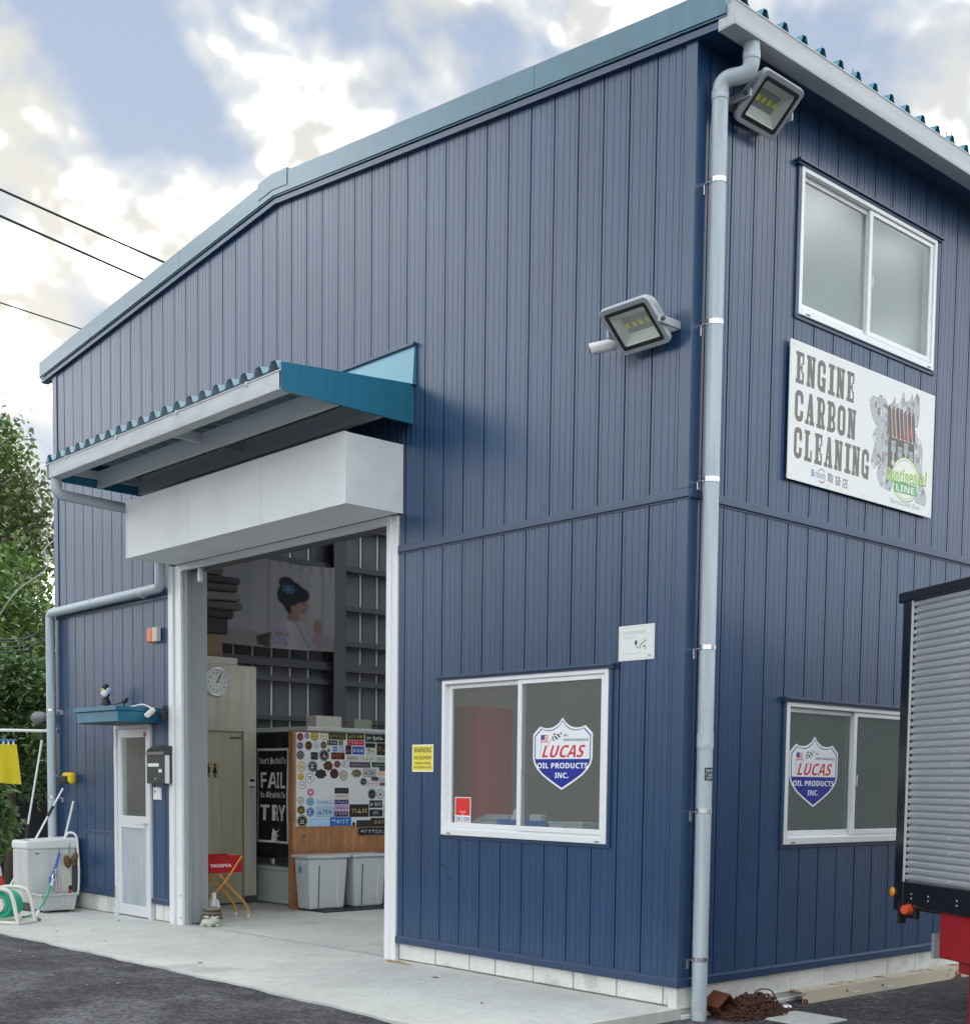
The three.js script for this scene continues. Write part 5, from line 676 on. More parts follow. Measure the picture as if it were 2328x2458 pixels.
{
  const t = canvasTex(256, 300, (c, w, h) => { c.fillStyle = '#e8eaec'; c.fillRect(0, 0, w, h); c.fillStyle = '#d8302a'; c.fillRect(10, 10, 236, 200); c.fillStyle = '#f3d8d4'; c.font = 'bold 24px sans-serif'; c.textAlign = 'center'; c.fillText('Security', 128, 176); c.fillText('by', 128, 200); c.textAlign = 'left'; c.fillStyle = '#28457e'; fitText(c, 'SE', 16, 274, 82, 48, 'bold SZpx sans-serif'); c.fillStyle = '#3aa0b8'; fitText(c, 'C', 100, 274, 40, 48, 'bold SZpx sans-serif'); c.fillStyle = '#28457e'; fitText(c, 'OM', 142, 274, 98, 48, 'bold SZpx sans-serif'); c.fillStyle = '#c8302a'; c.fillRect(10, 284, 236, 7); });
  const g = B(.19, .205, .0016); planarUV(g, -.095, .095, -.1025, .1025); solo('security_sticker', 'small red and white security sticker in the lower corner of the window', 'sticker', g, std(0xffffff, .4, 0, { map: t }), [-2.243, 1.276, -.0255]);
  const w = canvasTex(512, 420, (c) => { c.fillStyle = '#f2efd8'; c.fillRect(0, 0, 512, 420); c.fillStyle = '#e6d64a'; c.fillRect(20, 20, 472, 380); c.fillStyle = '#3c3612'; fitText(c, 'WARNING', 46, 122, 420, 78, 'bold SZpx sans-serif'); fitText(c, 'THIS EQUIPMENT', 40, 228, 432, 52, 'bold SZpx sans-serif'); fitText(c, 'IS AUTOMATICALLY CONTROLLED', 62, 304, 384, 36, 'bold SZpx sans-serif'); fitText(c, 'MAY NOT BE STARTED AT ANY TIME', 40, 368, 432, 36, 'bold SZpx sans-serif'); for (const [x, y] of [[34, 34], [478, 34], [34, 386], [478, 386]]) { c.fillStyle = '#8a8a80'; c.beginPath(); c.arc(x, y, 7, 0, 7); c.fill(); } });
  const q = RB(.272, .22, .004, 0, 0, 0, .0019); planarUV(q, -.136, .136, -.11, .11); solo('warning_sign', 'small yellow warning plate beside the shutter rail', 'sign', q, std(0xffffff, .5, 0, { map: w }), [-2.715, 1.684, .004]);
  const k = canvasTex(512, 380, (c) => { c.fillStyle = '#e2e8e4'; c.fillRect(0, 0, 512, 380); c.strokeStyle = '#c9d1cc'; c.lineWidth = 5; c.strokeRect(22, 20, 468, 340); c.fillStyle = '#cfd8d3'; c.fillRect(60, 60, 330, 40); c.fillRect(60, 120, 190, 22); c.fillRect(60, 300, 260, 12);
    c.save(); c.translate(340, 190); c.rotate(-.42); c.fillStyle = '#dfe6e2'; c.strokeStyle = '#b5c0ba'; c.lineWidth = 4; c.fillRect(-50, -26, 120, 50); c.strokeRect(-50, -26, 120, 50); c.restore(); c.strokeStyle = '#2c4038'; c.lineWidth = 9; c.beginPath(); c.moveTo(252, 205); c.quadraticCurveTo(270, 262, 300, 250); c.quadraticCurveTo(316, 236, 320, 212); c.lineTo(392, 168); c.stroke(); c.fillStyle = '#243730'; c.beginPath(); c.ellipse(250, 190, 18, 26, .2, 0, 7); c.fill(); c.lineWidth = 7; c.beginPath(); c.moveTo(352, 246); c.lineTo(366, 214); c.moveTo(352, 246); c.quadraticCurveTo(390, 220, 392, 250); c.quadraticCurveTo(386, 270, 366, 266); c.stroke(); c.fillStyle = '#aebcb6'; c.fillRect(420, 325, 50, 26); });
  const r = RB(.325, .236, .003, 0, 0, 0, .0014); planarUV(r, -.1625, .1625, -.118, .118); solo('camera_notice', 'white notice plate with a security camera drawing above the window', 'sign', r, std(0xffffff, .5, 0, { map: k }), [-.416, 2.452, .004]);
  const a = canvasTex(128, 128, (c) => { c.fillStyle = '#23262b'; c.fillRect(0, 0, 128, 128); c.fillStyle = '#cfd6da'; fitText(c, 'TOKYO', 12, 42, 104, 26, 'bold SZpx sans-serif'); c.strokeStyle = '#cfd6da'; c.lineWidth = 5; strokes(c, 14, 54, 100, [[[0, 0], [0, .26]], [[.0, 0], [.16, 0]], [[.28, 0], [.28, .26], [.44, .26], [.44, 0]], [[.56, .26], [.56, 0], [.72, .26], [.72, 0]], [[.86, 0], [.86, .26], [1, .26]]]); fitText(c, 'CITY', 18, 116, 92, 26, 'bold SZpx sans-serif'); });
  const cg = new THREE.CylinderGeometry(.0528, .0528, .085, 16, 1, true, .1, 1.5); const cs = solo('pipe_sticker', 'small black square sticker on the downpipe', 'sticker', cg, std(0xffffff, .5, 0, { map: a, side: THREE.DoubleSide }), [.09, 1.57, -.125]); cs.rotation.y = .62;
}
{ // alarm lamp, letter box, door bell, hood lamp, ornaments on the door hood
  const s = thing('alarm_beacon', 'orange and cream alarm box high on the navy wall', 'alarm', [-7.21, 2.995, .012]); part('lamp', RB(.10, .15, .06, -.05, 0, .03, .012), phys({ color: lin(.85, .16, .02), roughness: .3, clearcoat: .5 }), s); part('case', RB(.10, .15, .055, .055, 0, .0275, .008), M.cream, s);
  const m = thing('letter_box', 'black letter box with curved lid beside the side door', 'letter box', [-7.04, 1.435, .012]);
  part('body', RB(.38, .30, .11, 0, .15, .055, .006), std(lin(.035, .036, .04), .45), m); const lid = shapeGeo([[0, 0], [.118, 0], [.112, .03], [.09, .06], [.05, .085], [0, .095]], .386, .002); lid.rotateY(-Math.PI / 2); lid.translate(.193, .302, 0); part('lid', lid, std(lin(.05, .05, .055), .35), m);
  part('side_edge', RB(.006, .29, .05, .193, .15, .075, .002), M.alu, m); part('name_plate', RB(.24, .035, .002, -.04, .195, .1115, .0008), M.white, m); part('paper_note', RB(.07, .035, .002, .11, .135, .1115, .0008), M.white, m); part('lock', merge([cyl(.014, .012, 0, 0, 0, 16).rotateX(Math.PI / 2).translate(.02, .05, .114)]), M.chrome, m);
  const b = thing('door_bell', 'white door bell box under the letter box', 'door bell', [-7.195, 1.33, .002]); part('case', RB(.165, .13, .022, 0, 0, .012, .005), M.white, b); part('button', RB(.018, .028, .004, -.04, .02, .0245, .002), M.darkGrey, b);
  const l = thing('sensor_lamp', 'small white floodlamp on a black arm beside the door hood', 'lamp', [-6.99, 2.17, .012]);
  part('head', (() => { const g = RB(.17, .05, .13, 0, 0, 0, .02, 3); g.rotateX(.75); g.rotateY(-.5); g.translate(-.06, -.0, .16); return g; })(), std(lin(.70, .70, .66), .5), l); part('lens', (() => { const g = RB(.14, .008, .10, 0, -.026, .0, .003); g.rotateX(.75); g.rotateY(-.5); g.translate(-.06, -.0, .16); return g; })(), phys({ color: lin(.75, .72, .5), roughness: .3 }), l); part('sensor', merge([RB(.05, .09, .05, .03, -.03, .05, .01), RB(.04, .05, .05, .05, .05, .05, .01), rod(V(.03, .0, .0), V(-.03, .0, .12), .012)]), M.black, l);
  part('cable', tube([V(-.02, .03, .13), V(-.12, .085, .2), V(-.28, .075, .22), V(-.4, .072, .21)], .008, 20, 8), M.white, l);
  const o = thing('bell_ornament', 'penguin shaped bell ornament at the far end of the door hood', 'ornament', [-8.1, 2.234, .16]);
  const sp = (r, x, y, z, k = [1, 1, 1]) => { const g = new THREE.SphereGeometry(r, 18, 12); g.scale(...k); g.translate(x, y, z); return g; };
  part('stem', rod(V(0, 0, 0), V(0, .06, 0), .006), M.black, o); part('bell', new THREE.LatheGeometry([[.058, 0], [.055, .01], [.045, .05], [.025, .085], [0, .09]].map(([x, y]) => new THREE.Vector2(x, y)), 24).translate(0, .055, 0), M.black, o); part('body', sp(.05, 0, .185, 0, [1, 1.15, 1]), M.black, o); part('belly', sp(.044, .008, .18, .012, [1, 1.05, 1]), M.white, o); part('head', sp(.036, 0, .25, 0), M.black, o); part('beak', new THREE.ConeGeometry(.018, .05, 12).rotateX(Math.PI / 2).translate(.01, .215, .055), M.yellow, o);
  part('wing', sp(.03, .06, .205, -.01, [.5, 1.2, 1.1]), std(lin(.45, .55, .65), .5), o);
  const v = thing('bird_figure', 'black metal bird figure with long tail on the door hood', 'ornament', [-7.45, 2.234, .26]);
  part('body', merge([sp(.035, 0, .065, 0, [1.5, .7, .7]), sp(.02, .055, .085, 0), rod(V(-.03, .06, 0), V(-.22, .035, .02), .011, 10, .006), new THREE.ConeGeometry(.008, .03, 8).rotateZ(-Math.PI / 2).translate(.085, .085, 0)]), M.black, v); part('leg', rod(V(.0, 0, .0), V(.0, .05, .0), .006), M.black, v); part('base', RB(.07, .006, .04, .01, .003, 0, .002), M.black, v);
}
// ---------- left of the side door ----------
const YL = slabY(-9);
{ // old twin-tub washing machine
  const w = thing('washing_machine', 'old white twin tub washing machine standing outside by the navy wall', 'washing machine', [-9.3, YL, .36]);
  const sh = std(lin(.66, .69, .68), .5, 0, { map: paintTone }), top = std(lin(.70, .73, .72), .45);
  part('body', uvm(RB(.40, .62, .60, 0, .40, 0, .03, 3)), sh, w); part('top_panel', (() => { const g = RB(.42, .10, .62, 0, .755, 0, .03, 3), p = g.attributes.position; for (let i = 0; i < p.count; i++) if (p.getY(i) > .76) p.setY(i, p.getY(i) + .03 * (.5 - p.getZ(i) / .62)); g.computeVertexNormals(); return g; })(), top, w);
  part('lid', RB(.26, .012, .26, -.02, .805, .14, .005), std(lin(.25, .27, .27), .4), w); part('knob', cyl(.018, .03, .12, .83, -.02, 14), top, w); part('knob', cyl(.018, .03, .12, .835, -.2, 14), top, w);
  part('name_mark', RB(.002, .014, .05, .201, .66, .17, .0008), M.darkGrey, w); part('base', RB(.36, .08, .54, 0, .045, 0, .01), M.darkGrey, w);
  part('side_opening', BB(.195, .203, .10, .52, -.296, -.235), M.darkGrey, w); part('inner_board', RB(.012, .34, .10, .206, .28, -.17, .003), M.cream, w);
  part('drain_hose', tube([V(.10, .80, -.18), V(.16, .89, -.22), V(.22, .86, -.28), V(.235, .7, -.295), V(.25, .45, -.30), V(.25, .22, -.29), V(.24, .14, -.25)], .014, 40, 10), std(lin(.72, .73, .70), .5), w);
}
{ // grey plastic wash basin with tap and hose
  const s = thing('wash_basin', 'low grey plastic wash basin in front of the washing machine', 'basin', [-8.90, YL, .42]); const gp = std(lin(.55, .58, .57), .5, 0, { map: paintTone });
  const wall = (x, z, w, d) => { const g = RB(w, .17, d, x, .115, z, .008), p = g.attributes.position; for (let i = 0; i < p.count; i++) { const f = .88 + .12 * (p.getY(i) - .03) / .17; p.setX(i, p.getX(i) * f); p.setZ(i, p.getZ(i) * f); } g.computeVertexNormals(); return g; };
  part('tub', merge([wall(0, .20, .28, .02), wall(0, -.20, .28, .02), wall(.13, 0, .02, .39), wall(-.13, 0, .02, .39), RB(.25, .02, .36, 0, .04, 0, .005)]), gp, s);
  part('rim', merge([RB(.32, .025, .03, 0, .205, .21, .008), RB(.32, .025, .03, 0, .205, -.21, .008), RB(.03, .025, .39, .145, .205, 0, .008), RB(.03, .025, .39, -.145, .205, 0, .008)]), gp, s); for (const [x, z] of [[.09, .14], [-.09, .14], [.09, -.14], [-.09, -.14]]) part('foot', RB(.06, .04, .06, x, .02, z, .006), M.darkGrey, s);
  const tp = thing('garden_tap', 'chrome double tap rising from the grey basin', 'tap', [-8.99, YL + .05, .36]); part('standpipe', rod(V(0, 0, 0), V(0, .40, 0), .013), M.chrome, tp); part('spout', merge([tube([V(0, .37, 0), V(.03, .38, .03), V(.05, .36, .06), V(.055, .31, .065)], .011, 16, 10), cyl(.017, .03, 0, .41, 0)]), M.chrome, tp); part('handle', merge([rod(V(-.03, .43, 0), V(.03, .43, 0), .007), rod(V(0, .43, -.03), V(0, .43, .03), .007)]), M.chrome, tp);
  const r = thing('red_valve', 'red and black hose valve resting in the grey basin', 'valve', [-8.84, YL + .17, .27]); part('grip', rod(V(0, 0, 0), V(.02, .09, .0), .018), M.red, r); part('cap', rod(V(.02, .09, 0), V(.03, .13, 0), .02), M.black, r);
  const b = thing('scrub_brush', 'blue handled brush hanging on the washing machine', 'brush', [-9.085, YL, .30]); part('handle', tube([V(0, .66, -.02), V(.01, .56, .01), V(.01, .44, .05), V(.01, .38, .07)], .014, 20, 8), M.blueP, b); part('head', RB(.03, .09, .07, .012, .35, .07, .012), M.blueP, b); part('cord', rod(V(0, .66, -.02), V(-.01, .74, -.03), .003), M.darkGrey, b);
  const t = thing('brown_scrubber', 'pair of brown bristle scrubbers hanging beside the blue brush', 'scrubber', [-9.07, YL, .15]); for (const [y, z, a] of [[.56, .04, .2], [.60, -.05, -.5]]) part('bristles', (() => { const g = new THREE.SphereGeometry(1, 16, 12); const p = g.attributes.position; for (let i = 0; i < p.count; i++) { const k = 1 + .12 * (hash3(i, 3, 1) - .5); p.setXYZ(i, p.getX(i) * k, p.getY(i) * k, p.getZ(i) * k); } g.scale(.03, .075, .04); g.rotateX(a); g.translate(0, y, z); g.computeVertexNormals(); return g; })(), std(lin(.14, .08, .035), .95), t); part('cord', rod(V(0, .62, .02), V(-.02, .77, .0), .003), M.darkGrey, t);
}
{ // long-handled brushes
  const m = (name, label, a, b, r, head) => { const g = thing(name, label, 'brush', [0, 0, 0]); part('handle', rod(V(...a), V(...b), r, 12), M.alu, g); head(g); return g; };
  m('wash_mop', 'long aluminium pole with yellow sponge head leaning by the downpipe', [-9.62, .02, .75], [-9.30, 1.36, .13], .012, (g) => { part('grip', rod(V(-9.38, 1.03, .285), V(-9.35, 1.15, .23), .017), M.black, g); part('head_back', RB(.20, .09, .07, -9.28, 1.46, .12, .015), M.black, g); part('sponge', RB(.24, .13, .09, -9.24, 1.48, .085, .04, 3), std(lin(.72, .50, .02), .9), g); });
  m('soft_brush', 'long silver pole with grey fluffy brush head behind the downpipe', [-9.95, .85, .30], [-9.86, 2.05, .12], .012, (g) => { part('lower_grip', rod(V(-9.96, .30, .36), V(-9.95, .92, .29), .018), M.black, g); part('grip', rod(V(-9.868, 1.93, .135), V(-9.858, 2.06, .12), .019), M.black, g); part('head', (() => { const q = new THREE.SphereGeometry(1, 24, 16), p = q.attributes.position; for (let i = 0; i < p.count; i++) { const k = 1 + .18 * (hash3(i, 5, 2) - .5); p.setXYZ(i, p.getX(i) * k, p.getY(i) * k, p.getZ(i) * k); } q.scale(.14, .07, .09); q.translate(-9.93, 2.20, .14); q.computeVertexNormals(); return q; })(), std(lin(.22, .22, .23), 1), g); part('head_back', RB(.18, .05, .06, -9.90, 2.13, .12, .015), M.black, g); });
  solo('steel_pole', 'bare aluminium pole leaning against the wall beside the yellow sponge', 'pole', rod(V(-9.38, .1, .25), V(-9.22, 1.21, .04), .015, 12), M.alu, [0, 0, 0]);
}
{ // laundry pole with yellow cloths
  const d = V(-.68, 0, .735), a = V(-9.74, 2.04, .02); const p = thing('laundry_pole', 'horizontal white laundry pole fixed by the downpipe', 'pole', [0, 0, 0]); part('bar', rod(a, a.clone().addScaledVector(d, 1.9), .018, 14), M.white, p); part('end_cap', rod(a.clone().addScaledVector(d, -.02), a.clone().addScaledVector(d, .03), .021), M.alu, p); part('stand', rod(a.clone().addScaledVector(d, 1.75), a.clone().addScaledVector(d, 1.75).setY(YL), .016), M.alu, p);
  const h0 = a.clone().addScaledVector(d, .46).setY(1.92); const h = thing('clip_hanger', 'blue clip hanger with white pegs on the laundry pole', 'hanger', [h0.x, h0.y, h0.z], undefined, Math.atan2(-d.z, d.x) + Math.PI); part('frame', merge([rod(V(-.02, 0, 0), V(-.55, 0, 0), .012), rod(V(-.02, 0, .0), V(-.02, 0, .2), .009), rod(V(-.25, 0, 0), V(-.25, .13, 0), .004)]), M.blueP, h); for (let i = 0; i < 8; i++) part('peg', RB(.02, .05, .012, -.05 - i * .06, -.03, .0, .004), M.white, h);
  const cl = (u, w, H, label) => { const n = 18, m = 12, pos = [], idx = [], uv = []; for (let j = 0; j <= m; j++) for (let i = 0; i <= n; i++) { const x = i / n, v = j / m; pos.push(-w * x - .06 * (1 - v) * (1 - x) * -1 , -H * (1 - v) - .02 * Math.sin(x * 3 + 1) * (1 - v), .03 * Math.sin(x * 9 + u * 4) * (1.1 - v)); uv.push(x, v); } for (let j = 0; j < m; j++) for (let i = 0; i < n; i++) { const q = j * (n + 1) + i; idx.push(q, q + 1, q + n + 1, q + 1, q + n + 2, q + n + 1); } const g = new THREE.BufferGeometry(); g.setAttribute('position', new THREE.Float32BufferAttribute(pos, 3)); g.setAttribute('uv', new THREE.Float32BufferAttribute(uv, 2)); g.setIndex(idx); g.computeVertexNormals(); const c = a.clone().addScaledVector(d, u).setY(1.875); return solo('yellow_cloth', label, 'cloth', g, phys({ color: lin(.62, .52, .02), roughness: .95, side: THREE.DoubleSide, transmission: .15 }), [c.x, c.y, c.z], undefined, [0, Math.atan2(-d.z, d.x) + Math.PI, 0]); };
  cl(.47, .30, .46, 'yellow cloth pegged on the blue hanger nearest the downpipe'); cl(.84, .28, .42, 'yellow cloth pegged on the blue hanger beside another cloth');
}
{ // hose reel with green hose
  const r = thing('hose_reel', 'cream plastic hose reel wound with green hose by the apron edge', 'hose reel', [-8.02, slabY(-8), 1.33], undefined, .55); const cr = std(lin(.66, .64, .57), .5);
  const sidef = (z) => merge([tube([V(-.26, .02, z), V(-.2, .28, z), V(-.12, .36, z), V(.12, .36, z), V(.2, .28, z), V(.26, .02, z)], .022, 40, 10), rod(V(-.28, .02, z), V(.28, .02, z), .02)]);
  part('side_frame', sidef(.14), cr, r); part('side_frame', sidef(-.14), cr, r); part('foot', merge([RB(.05, .03, .32, .26, .018, 0, .01), RB(.05, .03, .32, -.26, .018, 0, .01)]), cr, r); part('drum', merge([cyl(.08, .26, 0, 0, 0, 24).rotateX(Math.PI / 2).translate(0, .2, 0)]), cr, r);
  const green = phys({ color: lin(.02, .42, .27), roughness: .4, clearcoat: .3 }), pts = []; for (let i = 0; i <= 330; i++) { const a = i / 330 * 2 * Math.PI * 22, lay = Math.floor(i / 110), f = (i % 110) / 110, z = (lay % 2 ? 1 - f : f) * .2 - .1, R = .1 + lay * .022; pts.push(V(R * Math.cos(a), .2 + R * Math.sin(a) * .95, z)); } part('hose', new THREE.TubeGeometry(new THREE.CatmullRomCurve3(pts), 1400, .010, 6), green, r);
  const h = solo('green_hose', 'green garden hose running from the reel up to the tap', 'hose', tube([V(-8.25, slabY(-8) + .02, 1.05), V(-8.4, YL + .03, .9), V(-8.52, YL + .05, .78), V(-8.66, YL + .20, .62), V(-8.82, YL + .31, .50), V(-8.93, YL + .36, .42)], .013, 50, 10), green, [0, 0, 0]);
  const n = thing('hose_nozzle', 'white and grey hose nozzle lying on the apron by the reel', 'nozzle', [-8.02, slabY(-8) + .025, 1.0]); part('body', rod(V(0, .02, 0), V(-.08, .07, -.06), .018), M.white, n); part('grip', rod(V(.02, 0, .02), V(.10, -.003, .0), .016), std(lin(.10, .16, .22), .6), n);
  part('coupler', rod(V(-8.93, YL + .36, .42), V(-8.87, YL + .335, .455), .022), M.greyP, h); part('connector', rod(V(-8.86, YL + .33, .46), V(-8.81, YL + .31, .495), .019), M.white, h);
}
{ const c = thing('traffic_cone', 'red and white striped traffic cone behind the hose reel', 'cone', [-9.05, YL, 1.02]); const red = std(lin(.62, .05, .03), .5), prof = (y) => .135 - .165 * y; const seg = (a, b, m) => part('cone_band', new THREE.CylinderGeometry(prof(b), prof(a), b - a, 28, 1, true).translate(0, (a + b) / 2, 0), m, c); seg(.03, .16, red); seg(.161, .30, M.white); seg(.301, .43, red); seg(.431, .53, M.white); seg(.531, .68, red); part('base', RB(.36, .03, .36, 0, .016, 0, .012), red, c); }
// ---------- right side: rust, channel, truck ----------
const GR = -.074; // road beside the right wall
{
  const p = thing('rusty_chain_pile', 'heap of rusty brown chain on the asphalt below the side wall', 'chain', [.2, GR, -.56]); const links = [], link = new THREE.TorusGeometry(.021, .0062, 6, 12); link.scale(1.45, .8, 1);
  for (let i = 0; i < 620; i++) { const a = rr(0, 6.28), r = Math.sqrt(rnd()), x = r * .15 * Math.cos(a), z = r * .31 * Math.sin(a), hgt = .125 * (1 - r * r) * (0.75 + .5 * noise3(x * 12, 3, z * 12)); const g = link.clone(); g.rotateX(rr(0, 3.1)); g.rotateZ(rr(-.9, .9)); g.rotateY(rr(0, 6.3)); g.translate(x, .012 + hgt * Math.sqrt(rnd()), z); links.push(g); }
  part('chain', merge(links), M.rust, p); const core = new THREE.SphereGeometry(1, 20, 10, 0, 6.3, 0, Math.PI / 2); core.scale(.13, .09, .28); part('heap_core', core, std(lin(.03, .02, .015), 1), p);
  part('wire', merge([tube([V(-.02, .1, .02), V(0, .17, -.05), V(.0, .175, -.14), V(.0, .15, -.22), V(.0, .08, -.28)], .005, 30, 6), tube([V(.05, .06, -.16), V(.08, .03, -.30), V(.11, .015, -.40), V(.06, .02, -.48)], .005, 30, 6), tube([V(.12, .015, .12), V(.16, .012, 0), V(.17, .015, -.14), V(.12, .02, -.24)], .007, 30, 6)]), M.rust, p);
  const q = thing('square_rust_tube', 'short length of rusty square tube against the chain heap', 'tube', [.125, GR, -.315]); const tb = merge([RB(.13, .006, .2, 0, .062, 0, .002), RB(.13, .006, .2, 0, -.062, 0, .002), RB(.006, .12, .2, .062, 0, 0, .002), RB(.006, .12, .2, -.062, 0, 0, .002)]); tb.rotateZ(.75); tb.rotateY(1.25); tb.translate(0, .092, 0); const orange = M.rust.clone(); orange.color = lin(1.35, .95, .6); part('tube', tb, orange, q);
  solo('metal_cap', 'shiny round metal cap on the asphalt beside the chain heap', 'cap', new THREE.LatheGeometry([[0, .03], [.03, .028], [.045, .018], [.05, 0]].map(([x, y]) => new THREE.Vector2(x, y)), 24), M.chrome, [.14, GR + .001, -1.02]);
  const pl = thing('drain_cover', 'flat concrete drain cover set in the asphalt beside the chain', 'cover', [.52, GR + .001, -.70]); part('slab', uvm(RB(.42, .022, .42, 0, .006, 0, .005)), M.slab, pl);
}
{ // cream lip channel lying along the wall
  const cm = (() => { const t = dataTex(512, (x, y) => { const a = tnoise(x, y, 5, 5, 91), b = tnoise(x, y, 40, 3, 92), r = sstep(.70, .78, a * .7 + b * .36); return [214 - 96 * r, 206 - 140 * r, 184 - 150 * r]; }); t.repeat.set(.47, .9); return std(lin(.85, .85, .85), .6, 0, { map: t }); })();
  const c = thing('steel_channel', 'cream painted steel channel with rust spots lying along the wall', 'beam', [.075, GR, -1.20], undefined, -.015); const L = 3.3;
  part('web', uvm(RBB(.085, .09, .0, .10, -L, 0, .001)), cm, c); part('flange', uvm(RBB(-.03, .0845, .095, .10, -L, 0, .001)), cm, c); part('flange', uvm(RBB(-.03, .0845, .0, .005, -L, 0, .001)), cm, c); part('lip', uvm(RBB(-.035, -.0305, .075, .10, -L, 0, .001)), cm, c);
  for (const z of [-.55, -1.02, -2.1]) part('bolt_hole', (() => { const g = new THREE.CircleGeometry(.011, 14); g.rotateY(Math.PI / 2); g.translate(.0908, .055, z); return g; })(), std(lin(.06, .03, .015), .9), c); for (const z of [-.6, -1.06]) part('hook', tube([V(.09, .05, z), V(.12, .045, z), V(.125, .045, z - .07)], .004, 12, 6), M.alu, c);
}
{ // box truck
  const t = thing('box_truck', 'box truck with ribbed aluminium side panel and red chassis parked beside the building', 'truck', [.8, 0, -1.33], undefined, -.479);
  const alu = std(lin(.66, .68, .70), .40, .55), L = 4.4, W = 1.9; const side = new THREE.Group(); side.name = 'cargo_box'; t.add(side);
  part('body_shell', merge([BB(.02, L, .72, 2.74, -.06, -.02), BB(.02, L, .72, 2.74, -W + .02, -W + .06), BB(.02, .06, .72, 2.74, -W + .061, -.061), BB(L - .04, L, .72, 2.74, -W + .061, -.061), BB(.02, L, 2.741, 2.78, -W + .02, -.02), BB(.02, L, .68, .719, -W + .02, -.02)]), M.black, side);
  const sl = shapeGeo([[-.018, .0], [-.016, .010], [-.002, .014], [0, .018], [0, .036], [-.003, .040], [-.010, .0462], [-.018, .0465]], L - .24); sl.rotateY(Math.PI / 2); // profile (x -> -z) swept along +x
  { const p = sl.attributes.position; for (let i = 0; i < p.count; i++) p.setZ(i, -p.getZ(i)); sl.computeVertexNormals(); }
  const slat = shapeGeo([[0, 0], [0, 1]].length ? [[.018, 0], [.016, .010], [.002, .014], [0, .018], [0, .036], [.003, .040], [.010, .0462], [.018, .0465]] : [], L - .24); slat.rotateY(Math.PI / 2);
  for (let i = 0; i < 40; i++) part('aluminium_slat', slat, alu, side, [.118, .868 + i * .0468, 0], [0, 0, 0]);
  part('corner_post', RBB(-.0, .117, .66, 2.76, -.08, .014, .01), M.blackGloss, side); part('corner_post', RBB(L - .117, L, .66, 2.76, -.08, .014, .01), M.blackGloss, side); part('top_rail', RBB(-.05, L + .03, 2.741, 2.812, -.09, .022, .012), M.blackGloss, side); part('bottom_rail', RBB(.118, L, .70, .867, -.08, .012, .006), M.blackGloss, side); part('edge_strip', RBB(.112, .124, .866, 2.742, .002, .019, .002), alu, side);
  const riv = []; for (let i = 0; i < 20; i++) for (const x of [.62, 1.3, 2.0, 2.7, 3.4]) riv.push(cyl(.006, .006, 0, 0, 0, 8).rotateX(Math.PI / 2).translate(x, .868 + .027 + i * .0936, .001)); for (const x of [.22, .42, .74, 1.1, 1.6]) for (const y of [.76, .79]) riv.push(cyl(.006, .006, 0, 0, 0, 8).rotateX(Math.PI / 2).translate(x, y, .013)); part('rivets', merge(riv), M.alu, side).userData.kind = 'stuff';
  part('marker_lamp', (() => { const g = new THREE.SphereGeometry(.028, 16, 12); g.scale(1, 1.2, .6); g.translate(-.004, .787, .02); return g; })(), phys({ color: lin(.85, .32, .01), roughness: .25, clearcoat: 1 }), t);
  part('turn_lamp', merge([rod(V(.19, .685, .0), V(.215, .685, .06), .042, 18, .03)]), phys({ color: lin(.80, .10, .03), roughness: .25, clearcoat: 1 }), t); part('lamp_bracket', merge([RB(.16, .10, .04, .17, .67, -.02, .01), RB(.02, .14, .06, .09, .65, .0, .006)]), M.black, t);
  const redp = phys({ color: lin(.40, .016, .02), roughness: .4, clearcoat: .5, clearcoatRoughness: .2 });
  part('tool_box', merge([RB(.95, .30, .36, 1.0, .55, -.19, .012), RB(.72, .08, .3, 1.06, .365, -.19, .01)]), redp, t); part('tool_box_plate', RB(.06, .07, .003, .80, .53, -.028, .001), M.alu, t); part('tank_bracket', merge([RB(.10, .10, .28, .74, .37, -.20, .01)]), redp, t);
  part('rear_guard', merge([RB(.34, .15, .03, .37, .44, -.25, .008), RB(.03, .17, .1, .205, .435, -.22, .006), RB(.34, .012, .05, .37, .52, -.235, .003)]), M.galv, t); part('mud_flap', RB(.03, .46, .4, .872, .25, -.21, .01), std(lin(.20, .015, .02), .6), t);
  part('chassis_rail', merge([BB(.15, L + 1.5, .50, .68, -.72, -.65), BB(.15, L + 1.5, .50, .68, -W + .65, -W + .72), BB(.3, .38, .52, .66, -W + .721, -.721), BB(2.2, 2.28, .52, .66, -W + .721, -.721)]), M.black, t);
  for (const [x, z] of [[1.42, -.2], [1.42, -W + .2], [4.9, -.2], [4.9, -W + .2]]) { const wh = new THREE.Group(); wh.name = 'wheel'; wh.position.set(x, .29 + GR, z); t.add(wh); part('tyre', new THREE.TorusGeometry(.22, .085, 16, 36), M.rubber, wh); part('rim', cyl(.15, .12, 0, 0, 0, 24).rotateX(Math.PI / 2), M.galv, wh); }
  part('axle', merge([rod(V(1.42, .29 + GR, -.2), V(1.42, .29 + GR, -W + .2), .05), rod(V(4.9, .29 + GR, -.2), V(4.9, .29 + GR, -W + .2), .05)]), M.black, t);
  part('cab', (() => { const g = shapeGeo([[4.5, .5], [6.0, .5], [6.05, 1.1], [5.75, 2.0], [4.55, 2.05]], W - .1, .03); g.translate(0, 0, -W + .05); return g; })(), M.white, t); part('cab_window', (() => { const g = shapeGeo([[4.75, 1.25], [5.8, 1.2], [5.62, 1.85], [4.75, 1.88]], .006); g.translate(0, 0, -.018); return g; })(), M.blackGloss, t);
}
